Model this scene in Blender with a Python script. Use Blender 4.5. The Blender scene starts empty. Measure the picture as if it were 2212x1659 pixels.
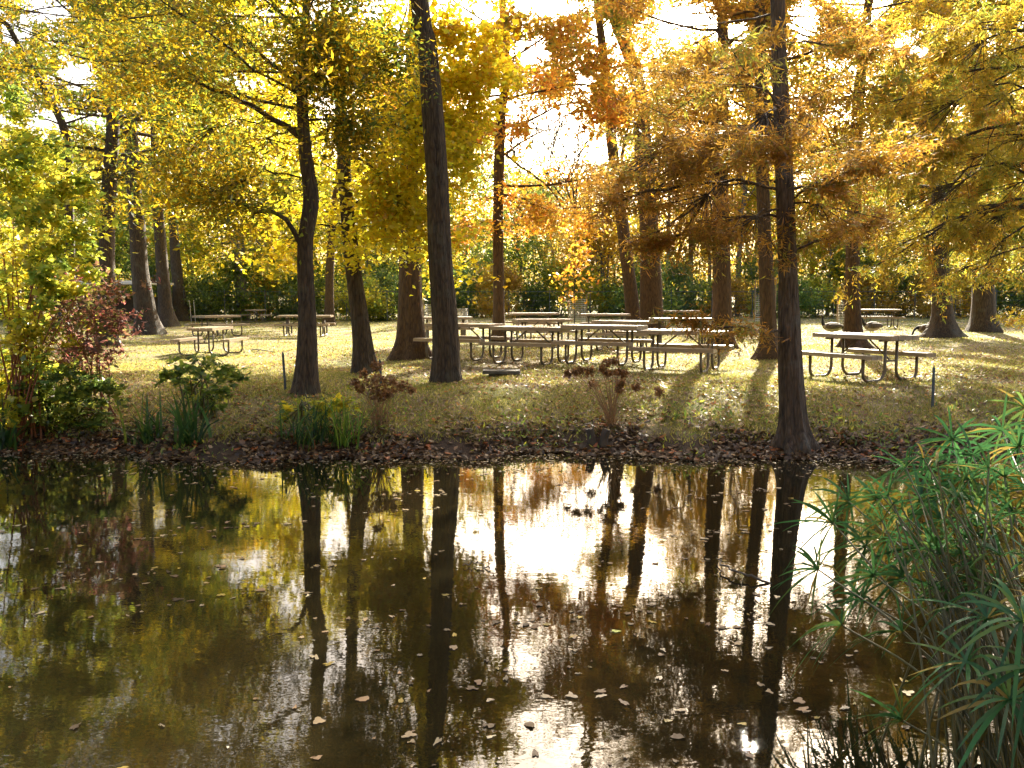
import bpy, math, random
import numpy as np
from mathutils import Vector, Matrix, Quaternion

C = bpy.context.scene.collection
SC = bpy.context.scene
R = math.radians
PI = math.pi
rng = np.random.default_rng(7)
random.seed(7)

# ------------------------------------------------------------------ camera
F, CX, CY = 1915.0, 1106.0, 829.5          # focal length / centre in the 2212 x 1659 measuring frame
CAMZ, PITCH = 1.9, math.atan(189.5 / 1915.0)
cam = bpy.data.cameras.new('camera'); camo = bpy.data.objects.new('camera', cam); C.objects.link(camo)
camo.location = (0, 0, CAMZ); camo.rotation_euler = (PI / 2 - PITCH, 0, 0)
cam.sensor_width = 36; cam.lens = 36 * F / 2212; cam.clip_end = 3000; cam.clip_start = 0.05
SC.camera = camo
cp, sp = math.cos(PITCH), math.sin(PITCH)

def ray(px, py):
    a, b = px - CX, CY - py
    return np.array([a, F * cp + b * sp, -F * sp + b * cp])

def at_y(px, py, Y):
    r = ray(px, py); return np.array([0, 0, CAMZ]) + r * (Y / r[1])

def project(P):
    P = np.asarray(P, float); x = P[..., 0]; y = P[..., 1]; z = P[..., 2] - CAMZ
    d = y * cp - z * sp; u = y * sp + z * cp
    d = np.where(d < 0.1, 0.1, d)
    return CX + F * x / d, CY - F * u / d

def sm(a, b, x):
    t = np.clip((x - a) / (b - a), 0, 1); return t * t * (3 - 2 * t)

# ------------------------------------------------------------------ terrain
def shore(x):
    return 10.3 + .18 * np.sin(.9 * x + 1) + .13 * np.sin(2.3 * x) + .09 * np.sin(5.1 * x + .5) + .05 * np.sin(9.7 * x + 2) + .35 * sm(-3, -8, x)

def zt(x, y):
    x = np.asarray(x, float); y = np.asarray(y, float)
    t = y - shore(x)
    land = .22 * sm(0, .9, t) + .28 * sm(.5, 3.2, t)
    land = land + (.035 * np.sin(.7 * x + .4 * y) + .03 * np.sin(1.7 * x - .9 * y + 2)) * sm(1, 4, t)
    land = land - .2 * sm(-3, -9, x) * sm(3, 10, t)
    bed = np.maximum(-.8, t * .3)
    z = np.where(t > 0, land, bed)
    near = np.where(y < 2.7, np.minimum(.3, (2.7 - y) * .35), -9)
    return np.maximum(z, near)

def ground(px, py):
    r = ray(px, py)
    lo = None
    for Y in np.arange(6, 140, .05):
        p = np.array([0, 0, CAMZ]) + r * (Y / r[1])
        if p[2] <= float(zt(p[0], p[1])): return p
    return p

def gz(x, y): return float(zt(x, y))

# ------------------------------------------------------------------ materials
def mat(name, rough=.8):
    m = bpy.data.materials.new(name); m.use_nodes = True
    nt = m.node_tree; b = nt.nodes['Principled BSDF']; b.inputs['Roughness'].default_value = rough
    return m, nt, b

def N(nt, typ, **kw):
    n = nt.nodes.new(typ)
    for k, v in kw.items():
        if k in n.inputs: n.inputs[k].default_value = v
        else: setattr(n, k, v)
    return n

def ramp(nt, fac, stops):
    r = nt.nodes.new('ShaderNodeValToRGB')
    e = r.color_ramp.elements
    while len(e) < len(stops): e.new(.5)
    for i, (p, c) in enumerate(stops):
        e[i].position = p; e[i].color = (*c, 1)
    nt.links.new(fac, r.inputs['Fac']); return r.outputs['Color']

def coords(nt, scale=(1, 1, 1), kind='Object'):
    tc = nt.nodes.new('ShaderNodeTexCoord'); mp = nt.nodes.new('ShaderNodeMapping')
    mp.inputs['Scale'].default_value = scale
    nt.links.new(tc.outputs[kind], mp.inputs['Vector']); return mp.outputs['Vector']

def noise(nt, vec, scale, detail=4, rough=.55):
    n = N(nt, 'ShaderNodeTexNoise', Scale=scale, Detail=detail, Roughness=rough)
    nt.links.new(vec, n.inputs['Vector']); return n.outputs['Fac']

def bump(nt, b, h, strength, dist):
    bn = N(nt, 'ShaderNodeBump', Strength=strength, Distance=dist)
    nt.links.new(h, bn.inputs['Height']); nt.links.new(bn.outputs['Normal'], b.inputs['Normal']); return bn

def bark_mat(name, dark, light, lichen=None):
    m, nt, b = mat(name, .85)
    v = coords(nt, (1, 1, .16))
    n1 = noise(nt, v, 22, 6, .65); v2 = coords(nt, (1, 1, 1)); n2 = noise(nt, v2, 2.3, 4)
    vo = N(nt, 'ShaderNodeTexVoronoi', Scale=26.0); vo.feature = 'DISTANCE_TO_EDGE'
    nt.links.new(v, vo.inputs['Vector'])
    mul = N(nt, 'ShaderNodeMath', operation='MULTIPLY'); nt.links.new(n1, mul.inputs[0]); mul.inputs[1].default_value = .9
    add = N(nt, 'ShaderNodeMath', operation='MULTIPLY_ADD'); nt.links.new(vo.outputs['Distance'], add.inputs[0]); add.inputs[1].default_value = .8
    nt.links.new(mul.outputs[0], add.inputs[2])
    c = ramp(nt, add.outputs[0], [(.28, dark), (.72, light)])
    if lichen:
        mx = N(nt, 'ShaderNodeMix', data_type='RGBA'); f = ramp(nt, n2, [(.56, (0, 0, 0)), (.7, (.6, .6, .6))])
        nt.links.new(f, mx.inputs[0]); nt.links.new(c, mx.inputs[6]); mx.inputs[7].default_value = (*lichen, 1)
        c = mx.outputs[2]
    nt.links.new(c, b.inputs['Base Color'])
    bump(nt, b, add.outputs[0], 1.0, .05)
    return m

M_BARK = bark_mat('grey_brown_bark', (.010, .006, .003), (.095, .064, .038), (.12, .12, .085))
M_BARKW = bark_mat('warm_brown_bark', (.028, .015, .006), (.125, .07, .027))
M_BARKC = bark_mat('stringy_cypress_bark', (.013, .008, .005), (.13, .088, .056), (.2, .19, .155))
M_BARKG = bark_mat('pale_grey_bark', (.06, .052, .045), (.24, .22, .19))

def leaf_mat(name, trans=.55, gloss=.07, rough=.32, boost=1.0):
    m = bpy.data.materials.new(name); m.use_nodes = True; nt = m.node_tree; nt.nodes.clear()
    out = nt.nodes.new('ShaderNodeOutputMaterial')
    at = N(nt, 'ShaderNodeAttribute', attribute_name='col')
    df = nt.nodes.new('ShaderNodeBsdfDiffuse'); tr = nt.nodes.new('ShaderNodeBsdfTranslucent')
    gl = N(nt, 'ShaderNodeBsdfGlossy', Roughness=rough); gl.inputs['Color'].default_value = (.9, .9, .9, 1)
    gm = N(nt, 'ShaderNodeGamma'); gm.inputs['Gamma'].default_value = .85
    nt.links.new(at.outputs['Color'], df.inputs['Color']); nt.links.new(at.outputs['Color'], gm.inputs['Color'])
    nt.links.new(gm.outputs['Color'], tr.inputs['Color'])
    m1 = N(nt, 'ShaderNodeMixShader'); m1.inputs[0].default_value = trans
    nt.links.new(df.outputs[0], m1.inputs[1]); nt.links.new(tr.outputs[0], m1.inputs[2])
    m2 = N(nt, 'ShaderNodeMixShader'); m2.inputs[0].default_value = gloss
    nt.links.new(m1.outputs[0], m2.inputs[1]); nt.links.new(gl.outputs[0], m2.inputs[2])
    nt.links.new(m2.outputs[0], out.inputs['Surface'])
    return m

M_LEAF = leaf_mat('tree_leaf', .72, .04, .35)
M_DRY = leaf_mat('fallen_leaf', .25, .045, .4)
M_GRASS = leaf_mat('grass_blade', .5, .02, .4)
M_SEDGE = leaf_mat('sedge_blade', .4, .02, .4)

def plain(name, col, rough=.7, metal=0, var=.25, scale=20, spec=.5):
    m, nt, b = mat(name, rough)
    v = coords(nt); n = noise(nt, v, scale, 5)
    lo = tuple(c * (1 - var) for c in col); hi = tuple(min(1, c * (1 + var)) for c in col)
    nt.links.new(ramp(nt, n, [(.3, lo), (.7, hi)]), b.inputs['Base Color'])
    b.inputs['Metallic'].default_value = metal; b.inputs['Specular IOR Level'].default_value = spec
    return m

def wood_mat(name, a, bcol, rough):
    m, nt, b = mat(name, rough)
    v = coords(nt, (.8, 14, 14)); n = noise(nt, v, 5, 6, .6)
    nt.links.new(ramp(nt, n, [(.25, a), (.75, bcol)]), b.inputs['Base Color'])
    bump(nt, b, n, .3, .004); return m

M_PLANK = wood_mat('weathered_plank', (.24, .175, .115), (.45, .36, .26), .33)
M_TUBE = plain('weathered_steel_tube', (.15, .122, .088), .5, .3, .2, 40)
M_WIRE = plain('pale_wire', (.62, .58, .5), .45, .3)
M_STAKE = plain('raw_wood_stake', (.32, .24, .14), .8)
M_DKWOOD = plain('dark_wet_wood', (.06, .045, .03), .7, 0, .4, 12)
M_STONE = plain('dark_mossy_stone', (.12, .11, .085), .85, 0, .45, 9)
M_BLUEST = plain('blue_grey_stake', (.06, .085, .11), .7)
M_SHELTER = plain('pale_painted_roof', (.75, .7, .62), .5, 0, .08)
M_FENCE = plain('dark_fence_metal', (.09, .1, .1), .6, .4)
M_LEG = plain('goose_leg', (.05, .04, .035), .6)
M_STALK = plain('dry_stalk', (.30, .18, .08), .8)
M_GSTEM = plain('green_stem', (.085, .078, .022), .5, 0, .35, 6)
M_RSTEM = plain('reddish_stem', (.22, .08, .035), .7)
def goose_mat():
    m, nt, b = mat('goose_feather', .75)
    at = N(nt, 'ShaderNodeAttribute', attribute_name='col'); nt.links.new(at.outputs['Color'], b.inputs['Base Color']); return m
M_GOOSE = goose_mat()

# ground: grass, worn earth, and muddy leaf-strewn bank, by real height above the water
def ground_mat():
    m, nt, b = mat('lawn_and_bank', .9)
    v = coords(nt)
    n1 = noise(nt, v, .55, 5, .6); n2 = noise(nt, v, 9, 5, .65); n3 = noise(nt, v, 60, 3, .7)
    grass = ramp(nt, n2, [(.3, (.09, .1, .016)), (.55, (.18, .17, .032)), (.75, (.28, .24, .07))])
    earth = ramp(nt, n3, [(.3, (.13, .085, .045)), (.7, (.34, .25, .15))])
    mx = N(nt, 'ShaderNodeMix', data_type='RGBA')
    nt.links.new(ramp(nt, n1, [(.42, (0, 0, 0)), (.62, (1, 1, 1))]), mx.inputs[0])
    nt.links.new(grass, mx.inputs[6]); nt.links.new(earth, mx.inputs[7])
    mud = ramp(nt, n3, [(.3, (.03, .02, .012)), (.75, (.12, .075, .045))])
    geo = nt.nodes.new('ShaderNodeNewGeometry'); sx = nt.nodes.new('ShaderNodeSeparateXYZ')
    nt.links.new(geo.outputs['Position'], sx.inputs[0])
    add = N(nt, 'ShaderNodeMath', operation='MULTIPLY_ADD'); nt.links.new(n1, add.inputs[0]); add.inputs[1].default_value = .25
    nt.links.new(sx.outputs['Z'], add.inputs[2])
    hm = ramp(nt, add.outputs[0], [(.28, (0, 0, 0)), (.40, (1, 1, 1))])
    m2 = N(nt, 'ShaderNodeMix', data_type='RGBA'); nt.links.new(hm, m2.inputs[0])
    nt.links.new(mud, m2.inputs[6]); nt.links.new(mx.outputs[2], m2.inputs[7])
    nt.links.new(m2.outputs[2], b.inputs['Base Color'])
    bump(nt, b, n3, .8, .03)
    b.inputs['Specular IOR Level'].default_value = .25
    return m
M_GROUND = ground_mat()

def water_mat():
    m, nt, b = mat('murky_pond_water', .02)
    b.inputs['IOR'].default_value = 1.33
    v = coords(nt); n = noise(nt, v, .35, 3)
    nt.links.new(ramp(nt, n, [(.35, (.011, .0085, .0032)), (.7, (.022, .0165, .0065))]), b.inputs['Base Color'])
    w = coords(nt, (.75, 1.25, 1)); n1 = noise(nt, w, 5.0, 3, .6); n2 = noise(nt, w, 24.0, 2, .5)
    big = noise(nt, v, .8, 2)
    amp = ramp(nt, big, [(.35, (.35, .35, .35)), (.7, (1, 1, 1))])
    ma = N(nt, 'ShaderNodeMath', operation='MULTIPLY_ADD'); nt.links.new(n2, ma.inputs[0]); ma.inputs[1].default_value = .2
    nt.links.new(n1, ma.inputs[2])
    mm = N(nt, 'ShaderNodeMath', operation='MULTIPLY'); nt.links.new(ma.outputs[0], mm.inputs[0]); nt.links.new(amp, mm.inputs[1])
    bump(nt, b, mm.outputs[0], 1.0, .0010)
    return m
M_WATER = water_mat()

# ------------------------------------------------------------------ mesh helpers
def link(name, me, m, parent=None, smooth=False):
    if m is not None and not me.materials: me.materials.append(m)
    if smooth: me.polygons.foreach_set('use_smooth', np.ones(len(me.polygons), bool))
    o = bpy.data.objects.new(name, me); C.objects.link(o)
    if parent is not None:
        o.parent = parent; o.matrix_parent_inverse = Matrix.Translation(-Vector(parent.location)) if False else Matrix()
    return o

def raw_mesh(name, V, Q, col=None):
    """V (n,3), Q (m,4) quads; col (m,3) per-face colour."""
    me = bpy.data.meshes.new(name)
    V = np.ascontiguousarray(V, np.float32); Q = np.ascontiguousarray(Q, np.int32)
    k = Q.shape[1]
    me.vertices.add(len(V)); me.vertices.foreach_set('co', V.ravel())
    me.loops.add(Q.size); me.loops.foreach_set('vertex_index', Q.ravel())
    me.polygons.add(len(Q)); me.polygons.foreach_set('loop_start', np.arange(0, Q.size, k, dtype=np.int32))
    me.polygons.foreach_set('loop_total', np.full(len(Q), k, np.int32))
    me.update(calc_edges=True)
    if col is not None:
        a = me.attributes.new('col', 'FLOAT_COLOR', 'FACE')
        a.data.foreach_set('color', np.ascontiguousarray(np.c_[col, np.ones(len(col))], np.float32).ravel())
    return me

class MB:
    def __init__(s): s.v = []; s.f = []; s.n = 0
    def add(s, V, Fc):
        s.v.append(np.asarray(V, float)); s.f += [tuple(int(i) + s.n for i in f) for f in Fc]; s.n += len(V)
    def box(s, c, d, rz=0, taper=1):
        x, y, z = (q / 2 for q in d)
        V = np.array([(a * x * (taper if k > 0 else 1), b_ * y * (taper if k > 0 else 1), k * z) for k in (-1, 1) for a, b_ in ((-1, -1), (1, -1), (1, 1), (-1, 1))])
        cr, sr = math.cos(rz), math.sin(rz)
        V = np.c_[V[:, 0] * cr - V[:, 1] * sr, V[:, 0] * sr + V[:, 1] * cr, V[:, 2]] + np.array(c)
        s.add(V, [(3, 2, 1, 0), (4, 5, 6, 7), (0, 1, 5, 4), (1, 2, 6, 5), (2, 3, 7, 6), (3, 0, 4, 7)])
    def tube(s, P, rad, n=8, cap=True, radfn=None):
        P = np.asarray(P, float); k = len(P)
        rad = np.full(k, rad) if np.isscalar(rad) else np.asarray(rad, float)
        T = np.gradient(P, axis=0); T /= np.linalg.norm(T, axis=1)[:, None] + 1e-9
        up = np.array([1., 0, 0]) if abs(T[0][0]) < .8 else np.array([0, 1., 0])
        a = np.cross(T[0], up); a /= np.linalg.norm(a)
        th = np.arange(n) * 2 * PI / n; V = []
        for i in range(k):
            a = a - T[i] * a.dot(T[i]); a /= np.linalg.norm(a) + 1e-9
            b = np.cross(T[i], a)
            r = rad[i] if radfn is None else rad[i] * radfn(i, th)
            V.append(P[i] + np.outer(np.cos(th) * r, a) + np.outer(np.sin(th) * r, b))
        V = np.concatenate(V); Fc = []
        for i in range(k - 1):
            for j in range(n):
                Fc.append((i * n + j, i * n + (j + 1) % n, (i + 1) * n + (j + 1) % n, (i + 1) * n + j))
        if cap:
            Fc.append(tuple(range(n - 1, -1, -1))); Fc.append(tuple(range((k - 1) * n, k * n)))
        s.add(V, Fc)
    def build(s, name, m, parent=None, smooth=False, off=None):
        V = np.concatenate(s.v)
        if off is not None: V = V - np.asarray(off)
        me = bpy.data.meshes.new(name); me.from_pydata(V.tolist(), [], s.f); me.update()
        return link(name, me, m, parent, smooth)

def smooth_line(P, n):
    """Catmull-Rom resample."""
    P = np.asarray(P, float)
    if len(P) == 2: return P[0] + np.linspace(0, 1, n)[:, None] * (P[1] - P[0])
    E = np.vstack([2 * P[0] - P[1], P, 2 * P[-1] - P[-2]])
    out = []
    for u in np.linspace(0, len(P) - 1 - 1e-6, n):
        i = int(u); t = u - i; a, b, c, d = E[i:i + 4]
        out.append(.5 * (2 * b + (c - a) * t + (2 * a - 5 * b + 4 * c - d) * t * t + (3 * b - a - 3 * c + d) * t ** 3))
    return np.array(out)

ALL = []
def tag(o, label, cat, group=None, kind=None):
    if kind: o['kind'] = kind
    if label: o['label'] = label
    if cat: o['category'] = cat
    if group: o['group'] = group
    ALL.append(o); return o

def empty(name, loc, label, cat, group=None, rz=0, sc=1):
    o = bpy.data.objects.new(name, None); C.objects.link(o)
    o.location = loc; o.rotation_euler = (0, 0, rz); o.scale = (sc, sc, sc); o.empty_display_size = .2
    return tag(o, label, cat, group)

def copy_tree(root, loc, rz, label, sc=1, group=None):
    c = root.copy(); C.objects.link(c); c.location = loc; c.rotation_euler = (0, 0, rz)
    c.scale = (sc, sc, sc) if np.isscalar(sc) else sc
    c['label'] = label
    if group: c['group'] = group
    for ch in root.children:
        d = ch.copy(); C.objects.link(d); d.parent = c
        for g in ch.children:
            e = g.copy(); C.objects.link(e); e.parent = d
    ALL.append(c); return c

# ------------------------------------------------------------------ leaves
def unit(a): return a / (np.linalg.norm(a, axis=1)[:, None] + 1e-9)

def leaf_mesh(name, P, L, W, cols, droop=.3, flat=.6, rs=None, fold=.15):
    """one folded four-point blade per point"""
    rs = rs or rng; n = len(P)
    a = unit(rs.normal(size=(n, 3)) * [1, 1, flat] + [0, 0, -droop])
    b = unit(np.cross(a, unit(rs.normal(size=(n, 3)) * [.55, .55, .55] + [0, 0, 1])))
    nn = np.cross(a, b)
    f_ = np.clip(np.exp(rs.normal(-.06, .33, n)), .35, 1.8); Ls = (L * f_)[:, None]; Ws = (W * f_ * rs.uniform(.7, 1.2, n))[:, None]
    V = np.empty((n, 4, 3))
    V[:, 0] = P; V[:, 1] = P + a * Ls * .45 + b * Ws / 2 + nn * Ws * fold
    V[:, 2] = P + a * Ls - nn * Ls * .06; V[:, 3] = P + a * Ls * .45 - b * Ws / 2 + nn * Ws * fold
    Q = np.arange(n * 4).reshape(n, 4)
    return raw_mesh(name, V.reshape(-1, 3), Q, cols)

PAL = {
    'olive': [((.16, .19, .013), 4), ((.3, .25, .011), 4), ((.09, .14, .016), 4), ((.5, .33, .01), 3)],
    'olivegold': [((.15, .18, .014), 4), ((.32, .26, .010), 3), ((.52, .33, .009), 4), ((.08, .13, .016), 3), ((.62, .36, .009), 3)],
    'gold': [((.68, .48, .015), 5), ((.58, .46, .02), 3), ((.66, .36, .015), 2), ((.4, .4, .02), 2)],
    'yellow': [((.8, .6, .014), 5), ((.72, .57, .02), 4), ((.56, .54, .03), 2), ((.76, .44, .012), 1)],
    'lime': [((.54, .5, .03), 4), ((.68, .53, .025), 5), ((.32, .38, .03), 3), ((.16, .24, .03), 2)],
    'limeb': [((.6, .55, .04), 5), ((.68, .54, .04), 4), ((.38, .44, .035), 4), ((.18, .26, .03), 3)],
    'green': [((.13, .22, .03), 4), ((.22, .31, .035), 3), ((.36, .38, .035), 3), ((.07, .12, .03), 2)],
    'dkgreen': [((.09, .15, .03), 4), ((.15, .22, .035), 3), ((.3, .34, .04), 2)],
    'orange': [((.62, .26, .015), 4), ((.56, .17, .012), 2), ((.64, .36, .02), 4), ((.4, .24, .02), 2)],
    'rust': [((.42, .19, .02), 5), ((.32, .17, .02), 3), ((.52, .27, .02), 3), ((.28, .26, .025), 2)],
    'olivorange': [((.36, .29, .02), 4), ((.52, .31, .015), 4), ((.2, .22, .02), 3), ((.52, .23, .015), 2)],
    'cyp': [((.4, .33, .025), 5), ((.52, .34, .02), 4), ((.22, .26, .025), 3), ((.5, .22, .015), 2)],
    'red': [((.24, .09, .07), 4), ((.2, .1, .05), 3), ((.18, .17, .04), 3), ((.4, .1, .08), 1)],
    'goldbrown': [((.58, .35, .02), 4), ((.48, .26, .02), 3), ((.66, .42, .03), 3), ((.3, .26, .03), 1)],
    'dead': [((.27, .13, .045), 4), ((.34, .18, .065), 3), ((.17, .08, .03), 3)],
    'litter': [((.34, .2, .09), 4), ((.26, .12, .045), 4), ((.42, .28, .14), 3), ((.45, .17, .03), 2), ((.5, .34, .05), 1), ((.14, .07, .035), 4)],
    'bank': [((.12, .065, .03), 5), ((.2, .11, .045), 3), ((.34, .22, .11), 2), ((.4, .12, .03), 1), ((.06, .035, .02), 6)],
    'float': [((.34, .24, .13), 4), ((.26, .16, .08), 3), ((.44, .34, .2), 3), ((.4, .28, .06), 1), ((.14, .09, .045), 2)],
}
def pick(pal, n, rs, clump=None, var=.18):
    p = PAL[pal]; c = np.array([q[0] for q in p]); w = np.array([q[1] for q in p], float); w /= w.sum()
    if clump is None: idx = rs.choice(len(p), n, p=w)
    else:
        per = rs.choice(len(p), int(clump.max()) + 1, p=w)
        idx = np.where(rs.random(n) < .6, per[clump], rs.choice(len(p), n, p=w))
    return np.clip(c[idx] * np.exp(rs.normal(0, var, (n, 1))), .004, .8)

# openings in the canopy where the bright sky shows (measured on the photograph); crowns are thinned there
SUN_AZ, SUN_EL = R(15.6), R(27)
GAPS = [(105, 18, 60, 30), (160, 160, 42, 32), (105, 255, 115, 20), (312, 288, 26, 32), (30, 75, 30, 26), (215, 262, 30, 24),
        (1040, 24, 46, 26), (1190, 8, 95, 24), (1145, 108, 46, 28), (1070, 200, 20, 20), (1195, 296, 58, 66), (1300, 60, 34, 30),
        (1490, 55, 74, 42), (1590, 220, 26, 40), (1590, 70, 26, 26), (1735, 40, 34, 40), (1262, 180, 22, 26),
        (1230, -310, 150, 120), (1500, -330, 90, 70), (330, -300, 90, 60), (900, -310, 60, 70), (1560, -190, 50, 50), (1000, -60, 50, 50), (1130, -130, 60, 50), (560, -330, 60, 40),
        (130, -180, 50, 40), (430, -200, 50, 40), (720, -350, 60, 40), (1880, -200, 50, 50), (2050, -300, 50, 60), (1990, 110, 22, 14), (2075, 235, 20, 20)]
def keep_prob(P, up=(.75, .5)):
    px, py = project(P); k = np.ones(len(px))
    for cx, cy, rx, ry in GAPS:
        q = ((px - cx) / rx) ** 2 + ((py - cy) / ry) ** 2
        q = q * (1 + .55 * np.sin(px * .085 + py * .05 + cx) * np.sin(py * .11 - px * .04 + cy)) + .22 * np.sin(px * .21 + 1.3 * np.sin(py * .17))
        k *= np.clip((q - .55) / .8, .06, 1)
    # looser foliage where the sun comes through on to the lawn (the photograph's bright patches)
    if P.ndim == 2 and P.shape[0]:
        h = np.maximum(P[:, 2] - .5, 0) / math.tan(SUN_EL); lx = P[:, 0] - h * math.sin(SUN_AZ); ly = P[:, 1] - h * math.cos(SUN_AZ)
        pat = .5 + .5 * np.sin(lx * .9 + 1.4 * np.sin(ly * .55 + 1)) * np.cos(ly * .8 + .6 * np.sin(lx * .7))
        z1 = np.exp(-(((lx - 2.6) / 7) ** 4 + ((ly - 17.4) / 5.3) ** 4)); z2 = np.exp(-(((lx + 6.5) / 5) ** 4 + ((ly - 25) / 9) ** 4)); z3 = np.exp(-(((lx - 3) / 14) ** 4 + ((ly - 36) / 9) ** 4))
        z4 = np.exp(-(((lx + 7.5) / 3) ** 4 + ((ly - 7) / 5) ** 4)) * (P[:, 1] > 14)
        z = np.maximum(np.maximum(np.maximum(z1, z2), z3 * .8) * (P[:, 1] > 15), z4)
        k *= 1 - z * np.clip(.98 - .45 * pat, 0, .96)
    hi = np.clip(-py / 60, 0, 1)
    return k * (1 - hi * (1 - np.where(px < 950, up[0], up[1])))

def perp(d, rs):
    a = np.cross(d, rs.normal(size=3)); return a / (np.linalg.norm(a) + 1e-9)

def grow_branch(mb, p0, d, L, r, rs, bend, nseg=7, wob=.16, sides=5):
    P = [p0]; d = d / np.linalg.norm(d)
    for i in range(nseg):
        d = d + rs.normal(0, wob, 3) * [1, 1, .7] + np.array([0, 0, bend / nseg]); d /= np.linalg.norm(d)
        P.append(P[-1] + d * L / nseg)
    P = np.array(P)
    mb.tube(P, np.linspace(r, max(.004, r * .18), nseg + 1), sides, cap=False)
    return P

def along(P, t):
    u = t * (len(P) - 1); i = min(int(u), len(P) - 2); f = u - i
    return P[i] * (1 - f) + P[i + 1] * f, P[i + 1] - P[i]

def foliage(mb, mains, rs, sub=9, sublen=.45, twigs=5, twiglen=.5, bend=-.1, spread=.7, t0=.25, plan=None, drop=0.0):
    """side shoots and twigs on main limbs; returns segments (start, end, clump id) carrying leaves"""
    segs = []; cid = 0
    for P, Lm, rm in mains:
        for k in range(sub):
            t = t0 + (1 - t0) * (k + rs.random()) / sub
            p, dd = along(P, min(t, .999)); dd = dd / (np.linalg.norm(dd) + 1e-9)
            side = np.cross(dd, [0, 0, 1.]); side /= np.linalg.norm(side) + 1e-9
            s = 1 if k % 2 else -1
            d = dd * .75 + side * s * spread * rs.uniform(.5, 1.3) + np.array([0, 0, rs.normal(.05, .28)])
            L = Lm * sublen * (1.15 - .65 * t) * rs.uniform(.6, 1.3)
            if rs.random() > keep_prob(np.array([p + d / np.linalg.norm(d) * L * .6]))[0]: continue
            S = grow_branch(mb, p, d, L, max(.006, rm * .35 * (1.1 - t)), rs, bend, 4, .18, 4)
            segs.append((S[1], S[2], cid)); segs.append((S[2], S[3], cid)); segs.append((S[3], S[4], cid))
            for q in range(twigs):
                tt = .25 + .75 * rs.random(); p2, d2 = along(S, min(tt, .999)); d2 = d2 / (np.linalg.norm(d2) + 1e-9)
                d3 = d2 * .6 + rs.normal(0, .6, 3) * [1, 1, .55] + np.array([0, 0, bend - drop]); d3 /= np.linalg.norm(d3)
                segs.append((p2, p2 + d3 * twiglen * rs.uniform(.5, 1.3), cid))
            cid += 1
        p, dd = along(P, .8); segs.append((p, P[-1], cid)); cid += 1
    return segs

def seg_points(segs, n, jit, rs, up=(.75, .5), masked=True):
    A = np.array([s[0] for s in segs]); B = np.array([s[1] for s in segs]); I = np.array([s[2] for s in segs])
    ln = np.linalg.norm(B - A, axis=1) + .05
    w = ln * np.exp(rs.normal(0, .5, I.max() + 1))[I]
    k = rs.choice(len(segs), n, p=w / w.sum())
    P = A[k] + (B - A)[k] * rs.random((n, 1)) + rs.normal(0, jit, (n, 3))
    if masked:
        q = rs.random(n) < keep_prob(P, up); P, k = P[q], k[q]
    return P, I[k]

TRUNKS = {}
def trunk_tube(mb, path, r_at, n=20, rings=46, flare=1.6, flare_h=.5, lobes=5, rs=None, base_z=0):
    P = smooth_line(path, rings)
    # denser rings near the ground
    rad = np.array([r_at(p[2]) for p in P])
    ph = rs.uniform(0, 6.28, 4)
    def rf(i, th):
        h = max(0., P[i][2] - base_z)
        fl = (flare - 1) * math.exp(-h / flare_h)
        lob = .5 + .5 * np.cos(lobes * th + ph[0] + .35 * np.sin(2 * th + ph[1]))
        return 1 + fl * (.6 + .8 * lob) + .035 * np.sin(3 * th + ph[2] + h * 1.3) + .03 * np.sin(7 * th + ph[3] - h * .7) + .02 * math.sin(h * 2.1 + ph[1]) + .022 * np.sin(13 * th + ph[0] + 1.2 * np.sin(h * 2.3)) + .014 * np.sin(21 * th + ph[2] + 1.6 * np.sin(h * 3.7 + ph[1]))
    mb.tube(P, rad, n, False, rf)
    return P

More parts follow.
